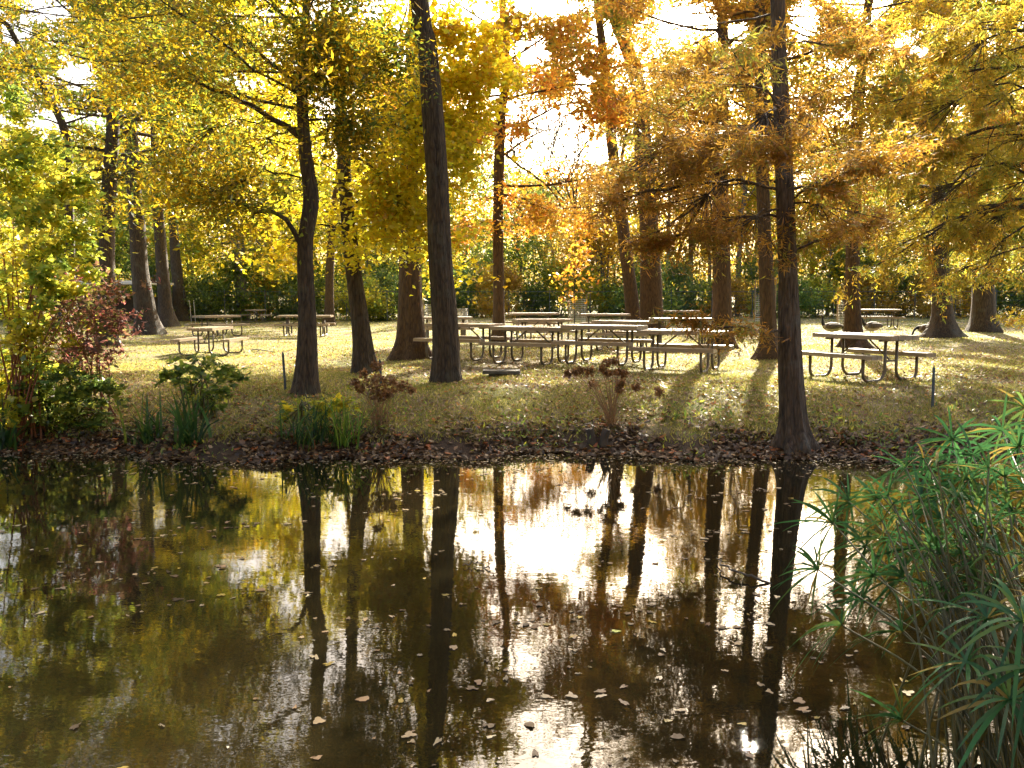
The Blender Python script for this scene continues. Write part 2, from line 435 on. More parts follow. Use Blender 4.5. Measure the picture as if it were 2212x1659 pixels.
def tree(key, label, base_px, path_px, widths, H, pal, bark, nleaf, Lf, Wf, nb=26, hb=4.0, spreadR=3.0, elev=.25, bend=-.1,
         limbs=(), flare=1.6, flare_h=.45, lobes=5, seed=0, sub=13, twigs=8, twiglen=.5, droop=.3, jit=.1, cone=False, up=(.42, .3), az=None, azw=0,
         name='broadleaf_tree', cat='tree', group='trees standing on the lawn', base=None, dz=0, sublen=.45, drop=0., low=None, branch_r=.3, flat=.6):
    """path_px: (px,py) up the trunk; widths: [(py, width px)...]"""
    rs = np.random.default_rng(seed)
    g = ground(*base_px) if base is None else np.array(base, float)
    Y = g[1]; s = F / Y
    pts = [np.array([g[0], g[1], g[2] - .12])] + [at_y(px, py, Y + dz * k / max(1, len(path_px))) for k, (px, py) in enumerate(path_px, 1)]
    top = pts[-1]; d = pts[-1] - pts[-2]; d /= np.linalg.norm(d)
    d = d * .5 + np.array([0, 0, .5]); d /= np.linalg.norm(d)
    zz = top[2]
    while zz < H - .01:
        stp = min(3., H - zz); pts.append(pts[-1] + d * stp / max(d[2], .5) + np.array([rs.normal(0, .08), rs.normal(0, .08), 0])); zz = pts[-1][2]
    hs, ws = [], []
    for py, w in widths:
        hs.append(at_y(CX, py, Y)[2]); ws.append(w / s / 2)
    o = np.argsort(hs); hs = np.array(hs)[o]; ws = np.array(ws)[o]
    hs = np.append(hs, H); ws = np.append(ws, .02)
    r_at = lambda z: float(np.interp(z, hs, ws))
    root = empty(name, g, label, cat, group)
    mb = MB()
    near = Y < 26
    P = trunk_tube(mb, pts, r_at, (56 if Y < 17 else 30) if near else 16, (110 if Y < 17 else 70) if near else 36, flare, flare_h, lobes, rs, g[2])
    mains = []
    # limbs seen in the photograph
    for lp in limbs:
        pl, w0, dy = lp[:3]
        n = len(pl); Q = np.array([at_y(px, py, Y + dy * k / (n - 1)) for k, (px, py) in enumerate(pl)])
        Q = smooth_line(Q, 12); Q[1:] += rs.normal(0, .02, (11, 3))
        lm = MB(); lm.tube(Q, np.linspace(w0 / s / 2, .012, 12), 8, False); lm.build('limb', bark, root, True, g)
        Lm = np.linalg.norm(np.diff(Q, axis=0), axis=1).sum(); mains.append((Q, Lm * .9 * (lp[3] if len(lp) > 3 else 1), w0 / s / 2))
    zs = P[:, 2]
    for i in range(nb):
        f = (i + rs.random()) / nb; z = hb + (H - .3 - hb) * f ** (.8 if not cone else .9)
        j = int(np.searchsorted(zs, z)); j = min(max(j, 1), len(P) - 1)
        p0 = P[j - 1] + (P[j] - P[j - 1]) * np.clip((z - zs[j - 1]) / max(1e-6, zs[j] - zs[j - 1]), 0, 1)
        a = i * 2.4 + rs.normal(0, .4)
        prof = (1 - .8 * f) if cone else (.55 + .9 * math.sin(PI * min(1, .18 + .75 * f)) - .35 * f)
        L = spreadR * prof * rs.uniform(.7, 1.2)
        if az is not None: L *= max(.25, 1 + azw * math.cos(a - az))
        e = elev + rs.normal(0, .12) + (.5 * f if not cone else .15 * f)
        d0 = np.array([math.cos(a) * math.cos(e), math.sin(a) * math.cos(e), math.sin(e)])
        if rs.random() > keep_prob(np.array([p0 + d0 * L * .7]))[0] + .15: continue
        B = grow_branch(mb, p0, d0, L, max(.012, r_at(z) * branch_r), rs, bend, 8, .13, 6)
        mains.append((B, L, r_at(z) * branch_r))
    segs = foliage(mb, mains, rs, sub, sublen, twigs, twiglen, bend, .75, .22, drop=drop)
    if low:
        for (px, py, rpx, n) in low:                      # low sprays seen hanging in the photograph
            c = at_y(px, py, Y + rs.normal(0, .5)); rw = rpx / s
            j = int(np.argmin(np.abs(P[:, 2] - (c[2] + .25 * np.linalg.norm(c - P[len(P) // 3])))))
            Q = smooth_line([P[j], P[j] * .45 + c * .55 + np.array([0, 0, .18 * np.linalg.norm(c - P[j])]), c], 10); Q[1:] += rs.normal(0, .03, (9, 3))
            mb.tube(Q, np.linspace(max(.012, r_at(P[j][2]) * .16), .006, 10), 5, False)
            cid = segs[-1][2] if segs else 0
            for q in range(max(3, int(n * .6))):
                cid += 1; o_ = c + rs.normal(0, rw * .95, 3) * [1, .9, .42]; mb.tube(smooth_line([Q[6], (Q[6] + o_) / 2 + rs.normal(0, .04, 3), o_], 4), [.007, .006, .005, .004], 3, False)
                for u in range(3): segs.append((o_, o_ + unit(rs.normal(size=(1, 3)) * [1, 1, .35] + [0, 0, -drop - .15])[0] * twiglen * rs.uniform(.5, 1.1), cid))
    mb.build('trunk', bark, root, True, g)
    Pn, I = seg_points(segs, nleaf, jit, rs, up)
    me = leaf_mesh('crown', Pn - g, Lf, Wf, pick(pal, len(Pn), rs, I), droop, flat, rs)
    link('crown', me, M_LEAF, root)
    TRUNKS[key] = (base_px[0], Y)
    return root

# ------------------------------------------------------------------ light, sky, render settings
SUN_AZ, SUN_EL = R(15.6), R(27)
w = bpy.data.worlds.new('World'); SC.world = w; w.use_nodes = True
wn = w.node_tree; sky = wn.nodes.new('ShaderNodeTexSky'); sky.sky_type = 'NISHITA'; sky.sun_disc = False
sky.sun_elevation = SUN_EL; sky.sun_rotation = SUN_AZ; sky.dust_density = 6.0; sky.air_density = 1.0; sky.ozone_density = .5
wn.links.new(sky.outputs[0], wn.nodes['Background'].inputs['Color']); wn.nodes['Background'].inputs['Strength'].default_value = .1
sl = bpy.data.lights.new('sun', 'SUN'); sl.energy = 5.0; sl.angle = R(.53); sl.color = (1, .92, .75)
so = bpy.data.objects.new('sun', sl); C.objects.link(so)
sd = Vector((math.sin(SUN_AZ) * math.cos(SUN_EL), math.cos(SUN_AZ) * math.cos(SUN_EL), math.sin(SUN_EL)))
so.rotation_euler = (-sd).to_track_quat('-Z', 'Y').to_euler(); so.location = sd * 60
SC.view_settings.view_transform = 'Standard'; SC.view_settings.look = 'None'; SC.view_settings.exposure = 2.33; SC.view_settings.gamma = 1
cy = SC.cycles
cy.max_bounces = 8; cy.diffuse_bounces = 5; cy.glossy_bounces = 3; cy.transmission_bounces = 4; cy.transparent_max_bounces = 4
cy.caustics_reflective = False; cy.caustics_refractive = False; cy.sample_clamp_indirect = 4; cy.sample_clamp_direct = 0
cy.use_adaptive_sampling = True; cy.adaptive_threshold = .02
cy.use_denoising = True
try: cy.denoiser = 'OPENIMAGEDENOISE'
except Exception: pass

# ------------------------------------------------------------------ ground and water
def axis(lo, hi, step, far):
    a = list(np.arange(lo, hi, step)); e = []; s = step; x = hi
    while x < far: e.append(x); s *= 1.25; x += s
    e.append(far); f = []; s = step; x = lo - step
    return a, e
ax, ex = axis(-16, 16, .22, 900); xs = np.array([-v for v in ex[::-1]] + ax[1:] + ex)
ay, ey = axis(1.2, 26, .18, 1500); ys = np.array([-900, -300, -100, -40, -15, -6, -2, 0, .6] + ay + ey)
X, Yg = np.meshgrid(xs, ys)
V = np.c_[X.ravel(), Yg.ravel(), zt(X, Yg).ravel()]
nx = len(xs); ii, jj = np.meshgrid(np.arange(len(ys) - 1), np.arange(nx - 1), indexing='ij')
q = (ii * nx + jj).ravel(); Q = np.c_[q, q + 1, q + 1 + nx, q + nx]
go = link('ground', raw_mesh('ground', V, Q), M_GROUND, None, True); tag(go, None, None, kind='structure')
wm = raw_mesh('water', np.array([(-900, 1.5, 0), (900, 1.5, 0), (900, 11.6, 0), (-900, 11.6, 0)], float), np.array([[0, 1, 2, 3]]))
wo = link('water', wm, M_WATER); tag(wo, None, None, kind='structure')

# ------------------------------------------------------------------ trees on the lawn and at the bank
G_L = 'trees standing on the lawn'
tree('A', 'slender dark tree forking at table height, its black trunk nearest the water left of centre', (660, 850),
     [(663, 700), (660, 600), (660, 520), (672, 430), (660, 330), (652, 200), (656, 100), (662, -40)],
     [(850, 48), (700, 37), (520, 33), (430, 32), (330, 26), (200, 22), (0, 15)], 9.5, 'olivegold', M_BARK, 120000, .085, .03,
     nb=41, hb=4.2, spreadR=3.0, elev=.15, bend=-.1, flare=1.35, flare_h=.3, az=PI, azw=.95, seed=111, sub=14, twigs=9, twiglen=.6, jit=0.19,
     limbs=[([(650, 530), (625, 480), (590, 455), (540, 452), (500, 430), (430, 405), (370, 370)], 12, -.8),
            ([(652, 300), (600, 262), (545, 224), (500, 210), (450, 190), (383, 160), (310, 135), (240, 130)], 13, -.6),
            ([(650, 205), (630, 170), (598, 148), (560, 115), (521, 77), (467, 55), (400, 30)], 12, .5)],
     low=[(470, 430, 90, 30), (380, 350, 70, 22), (560, 330, 80, 26)])
tree('B', 'curving dark maple with bright yellow leaves, between the forked trunk and the two thick trunks', (790, 805),
     [(778, 700), (760, 560), (746, 400), (737, 250), (728, 130), (722, 0)],
     [(805, 44), (700, 37), (560, 32), (400, 28), (250, 24), (0, 14)], 11.5, 'yellow', M_BARK, 82000, .10, .08,
     nb=38, hb=4.6, spreadR=2.6, elev=.3, bend=-.2, flare=1.4, flare_h=.3, seed=12, sub=14, twigs=9, twiglen=.5, jit=0.16,
     limbs=[([(740, 240), (775, 200), (810, 165), (840, 120), (868, 60), (880, 10)], 13, -.3),
            ([(735, 330), (790, 350), (825, 385), (850, 430), (885, 460)], 6, -.5),
            ([(738, 250), (705, 280), (680, 300), (640, 350)], 9, .4), ([(745, 330), (800, 300), (880, 250), (950, 260), (1000, 330)], 9, .9)],
     low=[(960, 320, 70, 36), (990, 590, 26, 10), (980, 500, 30, 10), (880, 300, 60, 30), (800, 420, 60, 24), (600, 540, 50, 14), (720, 520, 60, 20), (860, 520, 50, 14), (640, 430, 60, 20), (560, 260, 90, 30), (1000, 420, 40, 10)], drop=.25)
tree('C', 'thick straight brown trunk flaring at its foot, left of the pair before the table row', (890, 775),
     [(888, 700), (885, 540), (884, 330), (890, 200), (895, 60)],
     [(775, 60), (730, 56), (700, 53), (540, 45), (330, 37), (60, 30)], 17, 'olivorange', M_BARKW, 52000, .135, .045,
     nb=35, hb=7.4, spreadR=4.0, elev=.2, seed=13, flare=1.75, flare_h=.35, lobes=6, twiglen=.6, jit=0.19, droop=.6)
tree('D', 'thick rough grey trunk with pale lichen at its foot, nearest the table row', (965, 825),
     [(962, 700), (950, 547), (943, 365), (924, 109), (908, 20)],
     [(825, 60), (760, 56), (600, 50), (400, 46), (100, 40), (0, 38)], 13, 'olivorange', M_BARK, 60000, .10, .034,
     nb=32, hb=6.0, spreadR=3.2, elev=.1, bend=-.3, seed=14, flare=1.2, flare_h=.25, twiglen=.5, droop=.8, jit=0.14)
tree('E', 'slim straight trunk rising behind the left end of the table row, with orange layered branches', (1079, 738),
     [(1077, 640), (1076, 480), (1080, 300), (1083, 240), (1094, 150), (1085, 20)],
     [(738, 30), (690, 25), (480, 22), (300, 22), (150, 16), (0, 14)], 14.5, 'orange', M_BARKW, 46000, .16, .07,
     nb=38, hb=5.0, spreadR=4.2, elev=.05, bend=-.15, up=(.5, .2), seed=15, flare=1.3, twiglen=.6, jit=0.20,
     limbs=[([(1075, 485), (1045, 478), (1015, 485), (985, 490)], 6, -.5), ([(1080, 420), (1120, 425), (1150, 440), (1180, 450)], 6, .4)],
     low=[(1110, 440, 80, 20), (1140, 480, 46, 10), (1030, 420, 60, 14), (1000, 470, 46, 10), (1060, 150, 60, 20), (1130, 210, 60, 18), (1010, 180, 50, 14), (1150, 150, 60, 22), (1180, 205, 50, 14), (1225, 140, 50, 14)])
tree('F', 'leaning trunk tilting left behind the table row, beside the thickest upright trunk', (1370, 716),
     [(1362, 620), (1340, 450), (1322, 310), (1312, 210), (1304, 120), (1290, 0)],
     [(716, 31), (600, 28), (450, 25), (300, 22), (0, 15)], 20, 'olivorange', M_BARKW, 44000, .18, .065,
     nb=35, hb=8.0, spreadR=4.0, elev=.2, up=(.5, .2), seed=16, flare=1.2, twiglen=.7, jit=0.24, droop=.6,
     low=[(1260, 120, 50, 18), (1240, 225, 40, 12), (1290, 180, 50, 14), (1230, 60, 50, 12)], limbs=[([(1334, 400), (1345, 330), (1355, 280), (1365, 210)], 9, .3), ([(1320, 300), (1290, 200), (1240, 180), (1190, 185)], 7, -.5)])
tree('G', 'thickest upright trunk behind the table row, beside the leaning trunk', (1407, 724),
     [(1406, 620), (1403, 500), (1391, 365), (1384, 219), (1362, 128), (1325, 29), (1310, -20)],
     [(724, 50), (600, 46), (500, 39), (365, 36), (219, 32), (29, 26)], 20, 'olivorange', M_BARKW, 52000, .18, .065,
     nb=35, hb=8.0, spreadR=4.6, elev=.2, up=(.5, .2), seed=17, flare=1.25, twiglen=.7, jit=0.24, droop=.6)
tree('H', 'upright trunk with flared foot behind the right end of the table row', (1560, 750),
     [(1560, 690), (1558, 600), (1556, 400), (1560, 250), (1562, 100), (1560, 0)],
     [(750, 46), (720, 42), (600, 38), (400, 32), (250, 26), (0, 20)], 15.5, 'rust', M_BARKW, 36000, .14, .045,
     nb=38, hb=5.5, spreadR=3.0, elev=.05, bend=-.1, seed=18, flare=1.6, flare_h=.3, twiglen=.6, jit=0.19)
tree('I', 'slim trunk with spreading foot and long shadow, just left of the cypress at the water', (1662, 775),
     [(1660, 720), (1655, 600), (1648, 400), (1645, 200), (1641, 0)],
     [(775, 40), (730, 34), (600, 30), (400, 27), (200, 24), (0, 20)], 14, 'rust', M_BARKW, 26000, .12, .034,
     nb=44, hb=4.8, spreadR=2.4, elev=0, bend=-.15, seed=19, flare=1.9, flare_h=.28, cone=True, twiglen=.5)
tree('J', 'tall cypress with buttressed grey trunk standing right at the water edge', (1715, 962),
     [(1712, 880), (1707, 800), (1704, 700), (1698, 500), (1691, 300), (1685, 150), (1680, -20)],
     [(962, 54), (900, 54), (800, 50), (600, 40), (400, 37), (200, 32), (0, 29)], 12.5, 'rust', M_BARKC, 70000, .085, .014,
     nb=34, hb=3.1, spreadR=2.5, elev=.02, bend=-.12, seed=20, flare=1.75, flare_h=.17, lobes=7, cone=True, sub=12, twigs=7, twiglen=.34, sublen=.42,
     jit=.035, droop=.5, az=PI, azw=.3, up=(.9, .7), name='cypress_tree', branch_r=.18,
     limbs=[([(1690, 300), (1660, 287), (1620, 283), (1560, 290), (1500, 285), (1430, 295)], 9, -.3),
            ([(1690, 300), (1640, 283), (1590, 292), (1560, 320), (1548, 350)], 7, -.8),
            ([(1697, 470), (1640, 465), (1560, 480), (1480, 505), (1400, 520)], 6, .3), ([(1692, 410), (1600, 395), (1500, 400), (1390, 420), (1300, 440)], 7, -.5),
            ([(1696, 545), (1760, 520), (1830, 500), (1880, 470)], 5, .4), ([(1694, 440), (1760, 400), (1830, 370)], 5, -.3),
            ([(1705, 720), (1660, 712), (1600, 705), (1530, 700), (1470, 690)], 5, -.7, .22)],
     low=[(1450, 480, 80, 40), (1520, 430, 90, 40), (1400, 420, 70, 26), (1330, 400, 50, 18), (1790, 480, 60, 24), (1600, 500, 60, 30), (1642, 325, 46, 60)])
tree('K', 'straight trunk rising behind the picnic table that stands alone at the right', (1843, 752),
     [(1843, 690), (1842, 600), (1845, 400), (1852, 250), (1866, 100), (1876, 0)],
     [(752, 44), (720, 34), (650, 31), (400, 27), (250, 24), (0, 17)], 15.5, 'olivorange', M_BARKW, 52000, .14, .055,
     nb=41, hb=5.2, spreadR=3.4, elev=.1, seed=21, flare=1.8, flare_h=.3, twiglen=.6, jit=0.19, low=[(1830, 440, 40, 10), (1790, 330, 80, 24)],
     limbs=[([(1846, 345), (1780, 350), (1720, 370), (1680, 385)], 7, -.4), ([(1848, 300), (1920, 310), (1990, 340)], 7, .4)])
tree('L', 'broad dark cypress trunk with spreading roots, behind and right of the lone picnic table', (2035, 730),
     [(2035, 690), (2033, 600), (2030, 420), (2028, 250), (2026, 60)],
     [(730, 46), (690, 40), (600, 35), (420, 31), (250, 27), (60, 20)], 17, 'cyp', M_BARK, 56000, .17, .04,
     nb=34, hb=3.6, spreadR=3.6, elev=.05, bend=-.35, seed=22, flare=2.0, flare_h=.35, lobes=6, cone=True, twiglen=.6, droop=.7, drop=.2, name='cypress_tree', jit=.1)
tree('M', 'broad dark cypress trunk farthest right, standing behind the one with spreading roots', (2125, 716),
     [(2125, 680), (2123, 600), (2120, 420), (2118, 250), (2116, 60)],
     [(716, 48), (680, 46), (600, 44), (420, 40), (250, 34), (60, 24)], 18, 'cyp', M_BARK, 44000, .18, .045,
     nb=30, hb=5.0, spreadR=3.6, elev=.05, bend=-.35, seed=23, flare=1.5, flare_h=.35, lobes=6, cone=True, twiglen=.6, droop=.7, drop=.2, name='cypress_tree', jit=.1)
tree('R', 'cypress leaning in from the right edge with drooping feathery yellow-green sprays', (2345, 800),
     [(2335, 600), (2325, 400), (2310, 250), (2300, 120), (2290, 0), (2284, -120)],
     [(800, 62), (600, 52), (400, 46), (0, 30)], 10.5, 'cyp', M_BARK, 150000, .085, .018,
     nb=40, hb=2.5, spreadR=3.7, elev=-.05, bend=-.5, seed=24, flare=1.5, cone=True, sub=12, twigs=8, twiglen=.36, jit=.03, droop=.9, drop=.5,
     az=PI, azw=.25, name='cypress_tree', branch_r=.16, sublen=.42, group=G_L,
     limbs=[([(2310, 250), (2140, 280), (2060, 300), (1980, 340), (1900, 380)], 8, -.4), ([(2325, 420), (2150, 440), (2060, 480), (1970, 530), (1890, 575)], 7, -.2),
            ([(2300, 140), (2100, 150), (2000, 190), (1930, 220)], 7, .5), ([(2295, 80), (2100, 60), (2000, 90), (1950, 110)], 6, -.5), ([(2330, 520), (2180, 540), (2110, 570), (2060, 590)], 5, -.4)],
     low=[(2000, 560, 60, 40), (1930, 570, 50, 24), (2090, 520, 70, 40), (2160, 430, 60, 36), (2060, 380, 70, 34), (2195, 680, 22, 12), (2200, 600, 24, 16), (2100, 590, 30, 12), (1990, 460, 60, 26), (2120, 250, 80, 40), (2050, 160, 80, 36), (2180, 320, 60, 30), (2150, 100, 80, 36), (1960, 300, 70, 30), (1930, 480, 50, 18)])
tree('N', 'dark straight trunk above the red leaved shrub, leftmost of the tall trunks', (232, 745),
     [(231, 600), (231, 510), (236, 400), (244, 277), (243, 150), (238, 0)],
     [(745, 40), (600, 34), (510, 31), (277, 27), (0, 18)], 13.5, 'olive', M_BARK, 84000, .125, .045,
     nb=41, hb=5.2, spreadR=3.8, elev=.15, seed=25, flare=1.3, twiglen=.6, jit=0.19,
     limbs=[([(238, 330), (226, 302), (170, 280), (105, 259), (50, 245)], 9, -.5), ([(236, 430), (170, 420), (110, 450), (60, 440)], 8, .4)],
     low=[(180, 420, 90, 24), (270, 400, 60, 16)])
tree('W', 'slanting bare-stemmed tree leaning left into the sky above the yellow bush', (160, 800),
     [(152, 600), (148, 420), (142, 292), (98, 197), (55, 124), (20, 60), (-20, 0)],
     [(800, 26), (600, 22), (292, 17), (124, 12), (0, 9)], 10.5, 'olive', M_BARK, 40000, .11, .042,
     nb=25, hb=5.0, spreadR=2.4, elev=.2, seed=26, flare=1.3, twiglen=.5)
tree('O', 'thick trunk leaning slightly left behind the red leaved shrub, lit lawn at its foot', (320, 722),
     [(312, 650), (303, 590), (295, 480), (285, 340), (280, 200), (276, 60)],
     [(722, 48), (680, 42), (590, 36), (480, 32), (340, 28), (60, 20)], 18, 'olivegold', M_BARK, 56000, .18, .065,
     nb=26, hb=6.4, spreadR=4.6, elev=.15, seed=27, flare=1.6, flare_h=.5, twiglen=.7, jit=.18, low=[(330, 470, 60, 16), (420, 430, 70, 18)])
tree('P', 'dark trunk leaning left in the shaded group behind the left picnic tables', (362, 706),
     [(354, 620), (346, 520), (338, 400), (332, 250)],
     [(706, 36), (660, 28), (520, 24), (250, 15)], 17, 'gold', M_BARK, 28000, .22, .08,
     nb=22, hb=8.0, spreadR=4.2, elev=.15, seed=28, flare=1.5, flare_h=.5, twiglen=.8, jit=.2)
tree('Q', 'dark trunk with swollen foot, farthest of the shaded group left of the picnic tables', (392, 692),
     [(385, 620), (378, 540), (372, 420), (370, 300)],
     [(692, 34), (650, 26), (540, 20), (300, 12)], 16, 'olive', M_BARK, 16000, .3, .12,
     nb=20, hb=8.0, spreadR=4.2, elev=.15, seed=29, flare=1.9, flare_h=.6, twiglen=.9, jit=.2)
tree('S', 'pale brown trunk behind the left picnic tables with low yellow-green leaves', (521, 693),
     [(520, 620), (518, 560), (515, 480), (513, 350)],
     [(693, 30), (650, 26), (560, 23), (350, 15)], 15, 'lime', M_BARKG, 16000, .3, .15,
     nb=20, hb=4.6, spreadR=4.4, elev=-.05, bend=-.2, seed=30, flare=1.4, flare_h=.5, twiglen=.9, jit=.22, low=[(440, 580, 50, 16), (400, 550, 40, 12), (590, 550, 40, 12), (620, 500, 50, 12)])
tree('T', 'trunk leaning right behind the long picnic table at left, seen between the two dark trunks', (712, 705),
     [(712, 600), (718, 480), (730, 390), (742, 250)],
     [(705, 23), (660, 19), (480, 16), (250, 10)], 15, 'yellow', M_BARKW, 16000, .26, .17,
     nb=22, hb=6.0, spreadR=4.4, elev=.1, seed=31, flare=1.5, flare_h=.4, twiglen=.8, jit=.2, low=[(760, 430, 70, 20), (830, 560, 40, 8), (600, 430, 70, 18)])

print('trees done', len(bpy.data.objects))

# ------------------------------------------------------------------ the far wood
def lump_cloud(rs, n, clumps, H, rad, zlo, shape, flatz=.55, cs=.28):
    """leaf positions gathered in uneven clumps"""
    cen = []
    for i in range(clumps):
        f = rs.random() ** .85; a = rs.uniform(0, 2 * PI)
        pr = {'round': math.sin(PI * min(.97, .15 + .8 * f)), 'tall': (1 - f) ** .5 * .9 + .1, 'wide': .9 if f < .7 else .5}[shape]
        r = rad * pr * math.sqrt(rs.uniform(.1, 1)) * rs.uniform(.8, 1.15)
        cen.append((r * math.cos(a), r * math.sin(a), zlo + (H - zlo) * f))
    cen = np.array(cen); wt = np.exp(rs.normal(0, .6, clumps)); k = rs.choice(clumps, n, p=wt / wt.sum())
    sz = rad * cs * np.exp(rs.normal(0, .25, clumps))
    return cen[k] + rs.normal(0, 1, (n, 3)) * sz[k][:, None] * [1, 1, flatz], k, cen

def wood_proto(kind, pal, H, rad, zlo, shape, n, Lf, Wf, bark, tr, seed, cat='tree', name='wood_tree', fork=False):
    rs = np.random.default_rng(seed)
    root = empty(name, (0, 0, 0), kind, cat)
    P, k, cen = lump_cloud(rs, n, 70, H, rad, zlo, shape, .55, .24)
    link('crown', leaf_mesh('crown', P, Lf, Wf, pick(pal, len(P), rs, k), .3, .7, rs), M_LEAF, root)
    mb = MB(); n0 = 12
    tp = np.array([(rs.normal(0, .12) * i / 3, rs.normal(0, .12) * i / 3, H * .86 * i / (n0 - 1) - .1) for i in range(n0)])
    if not fork: mb.tube(tp, np.linspace(tr, tr * .2, n0), 8, False)
    else:
        for s in (-1, 1, .2):
            q = np.array([(s * .15 * t ** .6 * H * .5, s * .1 * t * H, t * H * .8 - .1) for t in np.linspace(0, 1, n0)]); mb.tube(q, np.linspace(tr * .8, tr * .15, n0), 7, False)
    for c in cen[rs.choice(len(cen), 26, False)]:
        h = max(zlo * .6, c[2] - rad * rs.uniform(.3, .9)); j = np.argmin(abs(tp[:, 2] - h)); a = tp[j]
        q = smooth_line([a, a * .5 + c * .5 + rs.normal(0, .15, 3), c], 6); mb.tube(q, np.linspace(tr * .28, .015, 6), 5, False)
    mb.build('trunk', bark, root, True)
    return root

def bare_proto(H, seed):
    rs = np.random.default_rng(seed); root = empty('bare_tree', (0, 0, 0), 'x', 'tree'); mb = MB()
    def rec(p, d, L, r, lev):
        P = [p]
        for i in range(4):
            d = d + rs.normal(0, .12, 3) + np.array([0, 0, .05]); d /= np.linalg.norm(d); P.append(P[-1] + d * L / 4)
        mb.tube(np.array(P), np.linspace(r, r * .6, 5), 5 if lev < 3 else 3, False)
        if lev >= 6: return
        for k in range(2 if lev else 4):
            a = d + perp(d, rs) * rs.uniform(.35, .8); rec(P[-1], a / np.linalg.norm(a), L * rs.uniform(.62, .86), max(.04, r * .62), lev + 1)
        if lev > 1:
            a = d + perp(d, rs) * .9; rec(P[2], a / np.linalg.norm(a), L * .55, max(.038, r * .4), lev + 2)
    rec(np.array([0, 0, -.1]), np.array([0, 0, 1.]), H * .3, .24, 0)
    mb.build('trunk', M_BARK, root, True); return root

MARKS = [(20, 'the yellow bush'), (160, 'the slanting bare tree'), (232, 'the leftmost tall trunk'), (320, 'the leaning left trunk'), (392, 'the swollen-foot trunk'), (521, 'the pale brown trunk'),
         (660, 'the forked dark tree'), (712, 'the right-leaning trunk'), (775, 'the curving maple'), (888, 'the straight thick trunk'), (960, 'the lichen-footed trunk'),
         (1078, 'the slim straight trunk'), (1240, 'the caged sapling'), (1355, 'the left-leaning trunk'), (1405, 'the thickest trunk'), (1558, 'the flared trunk'),
         (1655, 'the long-shadowed slim trunk'), (1705, 'the waterside cypress'), (1843, 'the lone-table trunk'), (2035, 'the spreading-root cypress'), (2125, 'the farthest right trunk'), (2240, 'the drooping cypress')]
USED = set()
def where(px):
    ms = sorted(MARKS, key=lambda m: abs(m[0] - px)); a, b = ms[0], ms[1]
    if abs(a[0] - px) < 14: return 'straight behind ' + a[1]
    lo = [m for m in MARKS if m[0] <= px]; hi = [m for m in MARKS if m[0] > px]
    if not lo: return 'far left beyond ' + MARKS[0][1]
    if not hi: return 'far right past ' + MARKS[-1][1]
    return 'between ' + lo[-1][1] + ' and ' + hi[0][1][4:]
def wlabel(kind, px):
    base = kind + ' ' + where(px)
    for pre in ('', 'nearer ', 'farther ', 'taller ', 'lower ', 'smaller ', 'fuller ', 'thinner ', 'paler '):
        s = pre + base
        if s not in USED: USED.add(s); return s
    return base

PROTO = {}
def wood(key, px, d, sc, rz, kind):
    if key not in PROTO:
        s = sum(map(ord, key))
        spec = {'green': ('green', 12, 3.6, 1.4, 'round', 9000, .22, .16, M_BARKG, .17), 'gold': ('gold', 16, 4.0, 2.2, 'round', 10500, .22, .15, M_BARK, .2),
                'yellow': ('yellow', 15, 3.8, 2.2, 'round', 9500, .22, .16, M_BARK, .19), 'goldbrown': ('goldbrown', 15, 4.0, 2.0, 'round', 9500, .22, .15, M_BARKG, .19),
                'lime': ('lime', 14, 3.8, 1.6, 'round', 10000, .22, .16, M_BARKG, .17), 'thin': ('goldbrown', 18, 3.0, 6, 'tall', 8000, .22, .15, M_BARKG, .2),
                'fork': ('goldbrown', 7, 3.4, 2.0, 'wide', 9000, .2, .14, M_BARKG, .19), 'mixed': ('olivorange', 16, 4.2, 2.2, 'round', 11000, .22, .15, M_BARK, .2)}[key]
        o = wood_proto('x', *spec, 500 + s, fork=key == 'fork'); first = True
        PROTO[key] = o
    else: o = copy_tree(PROTO[key], (0, 0, 0), 0, '')
    x = (px - CX) * d / F
    o.location = (x, d, gz(x, d)); o.rotation_euler = (0, 0, rz); o.scale = (sc, sc, sc * random.uniform(.92, 1.08))
    o['label'] = wlabel(kind, px); o['group'] = 'trees of the far wood'; o['category'] = 'tree'
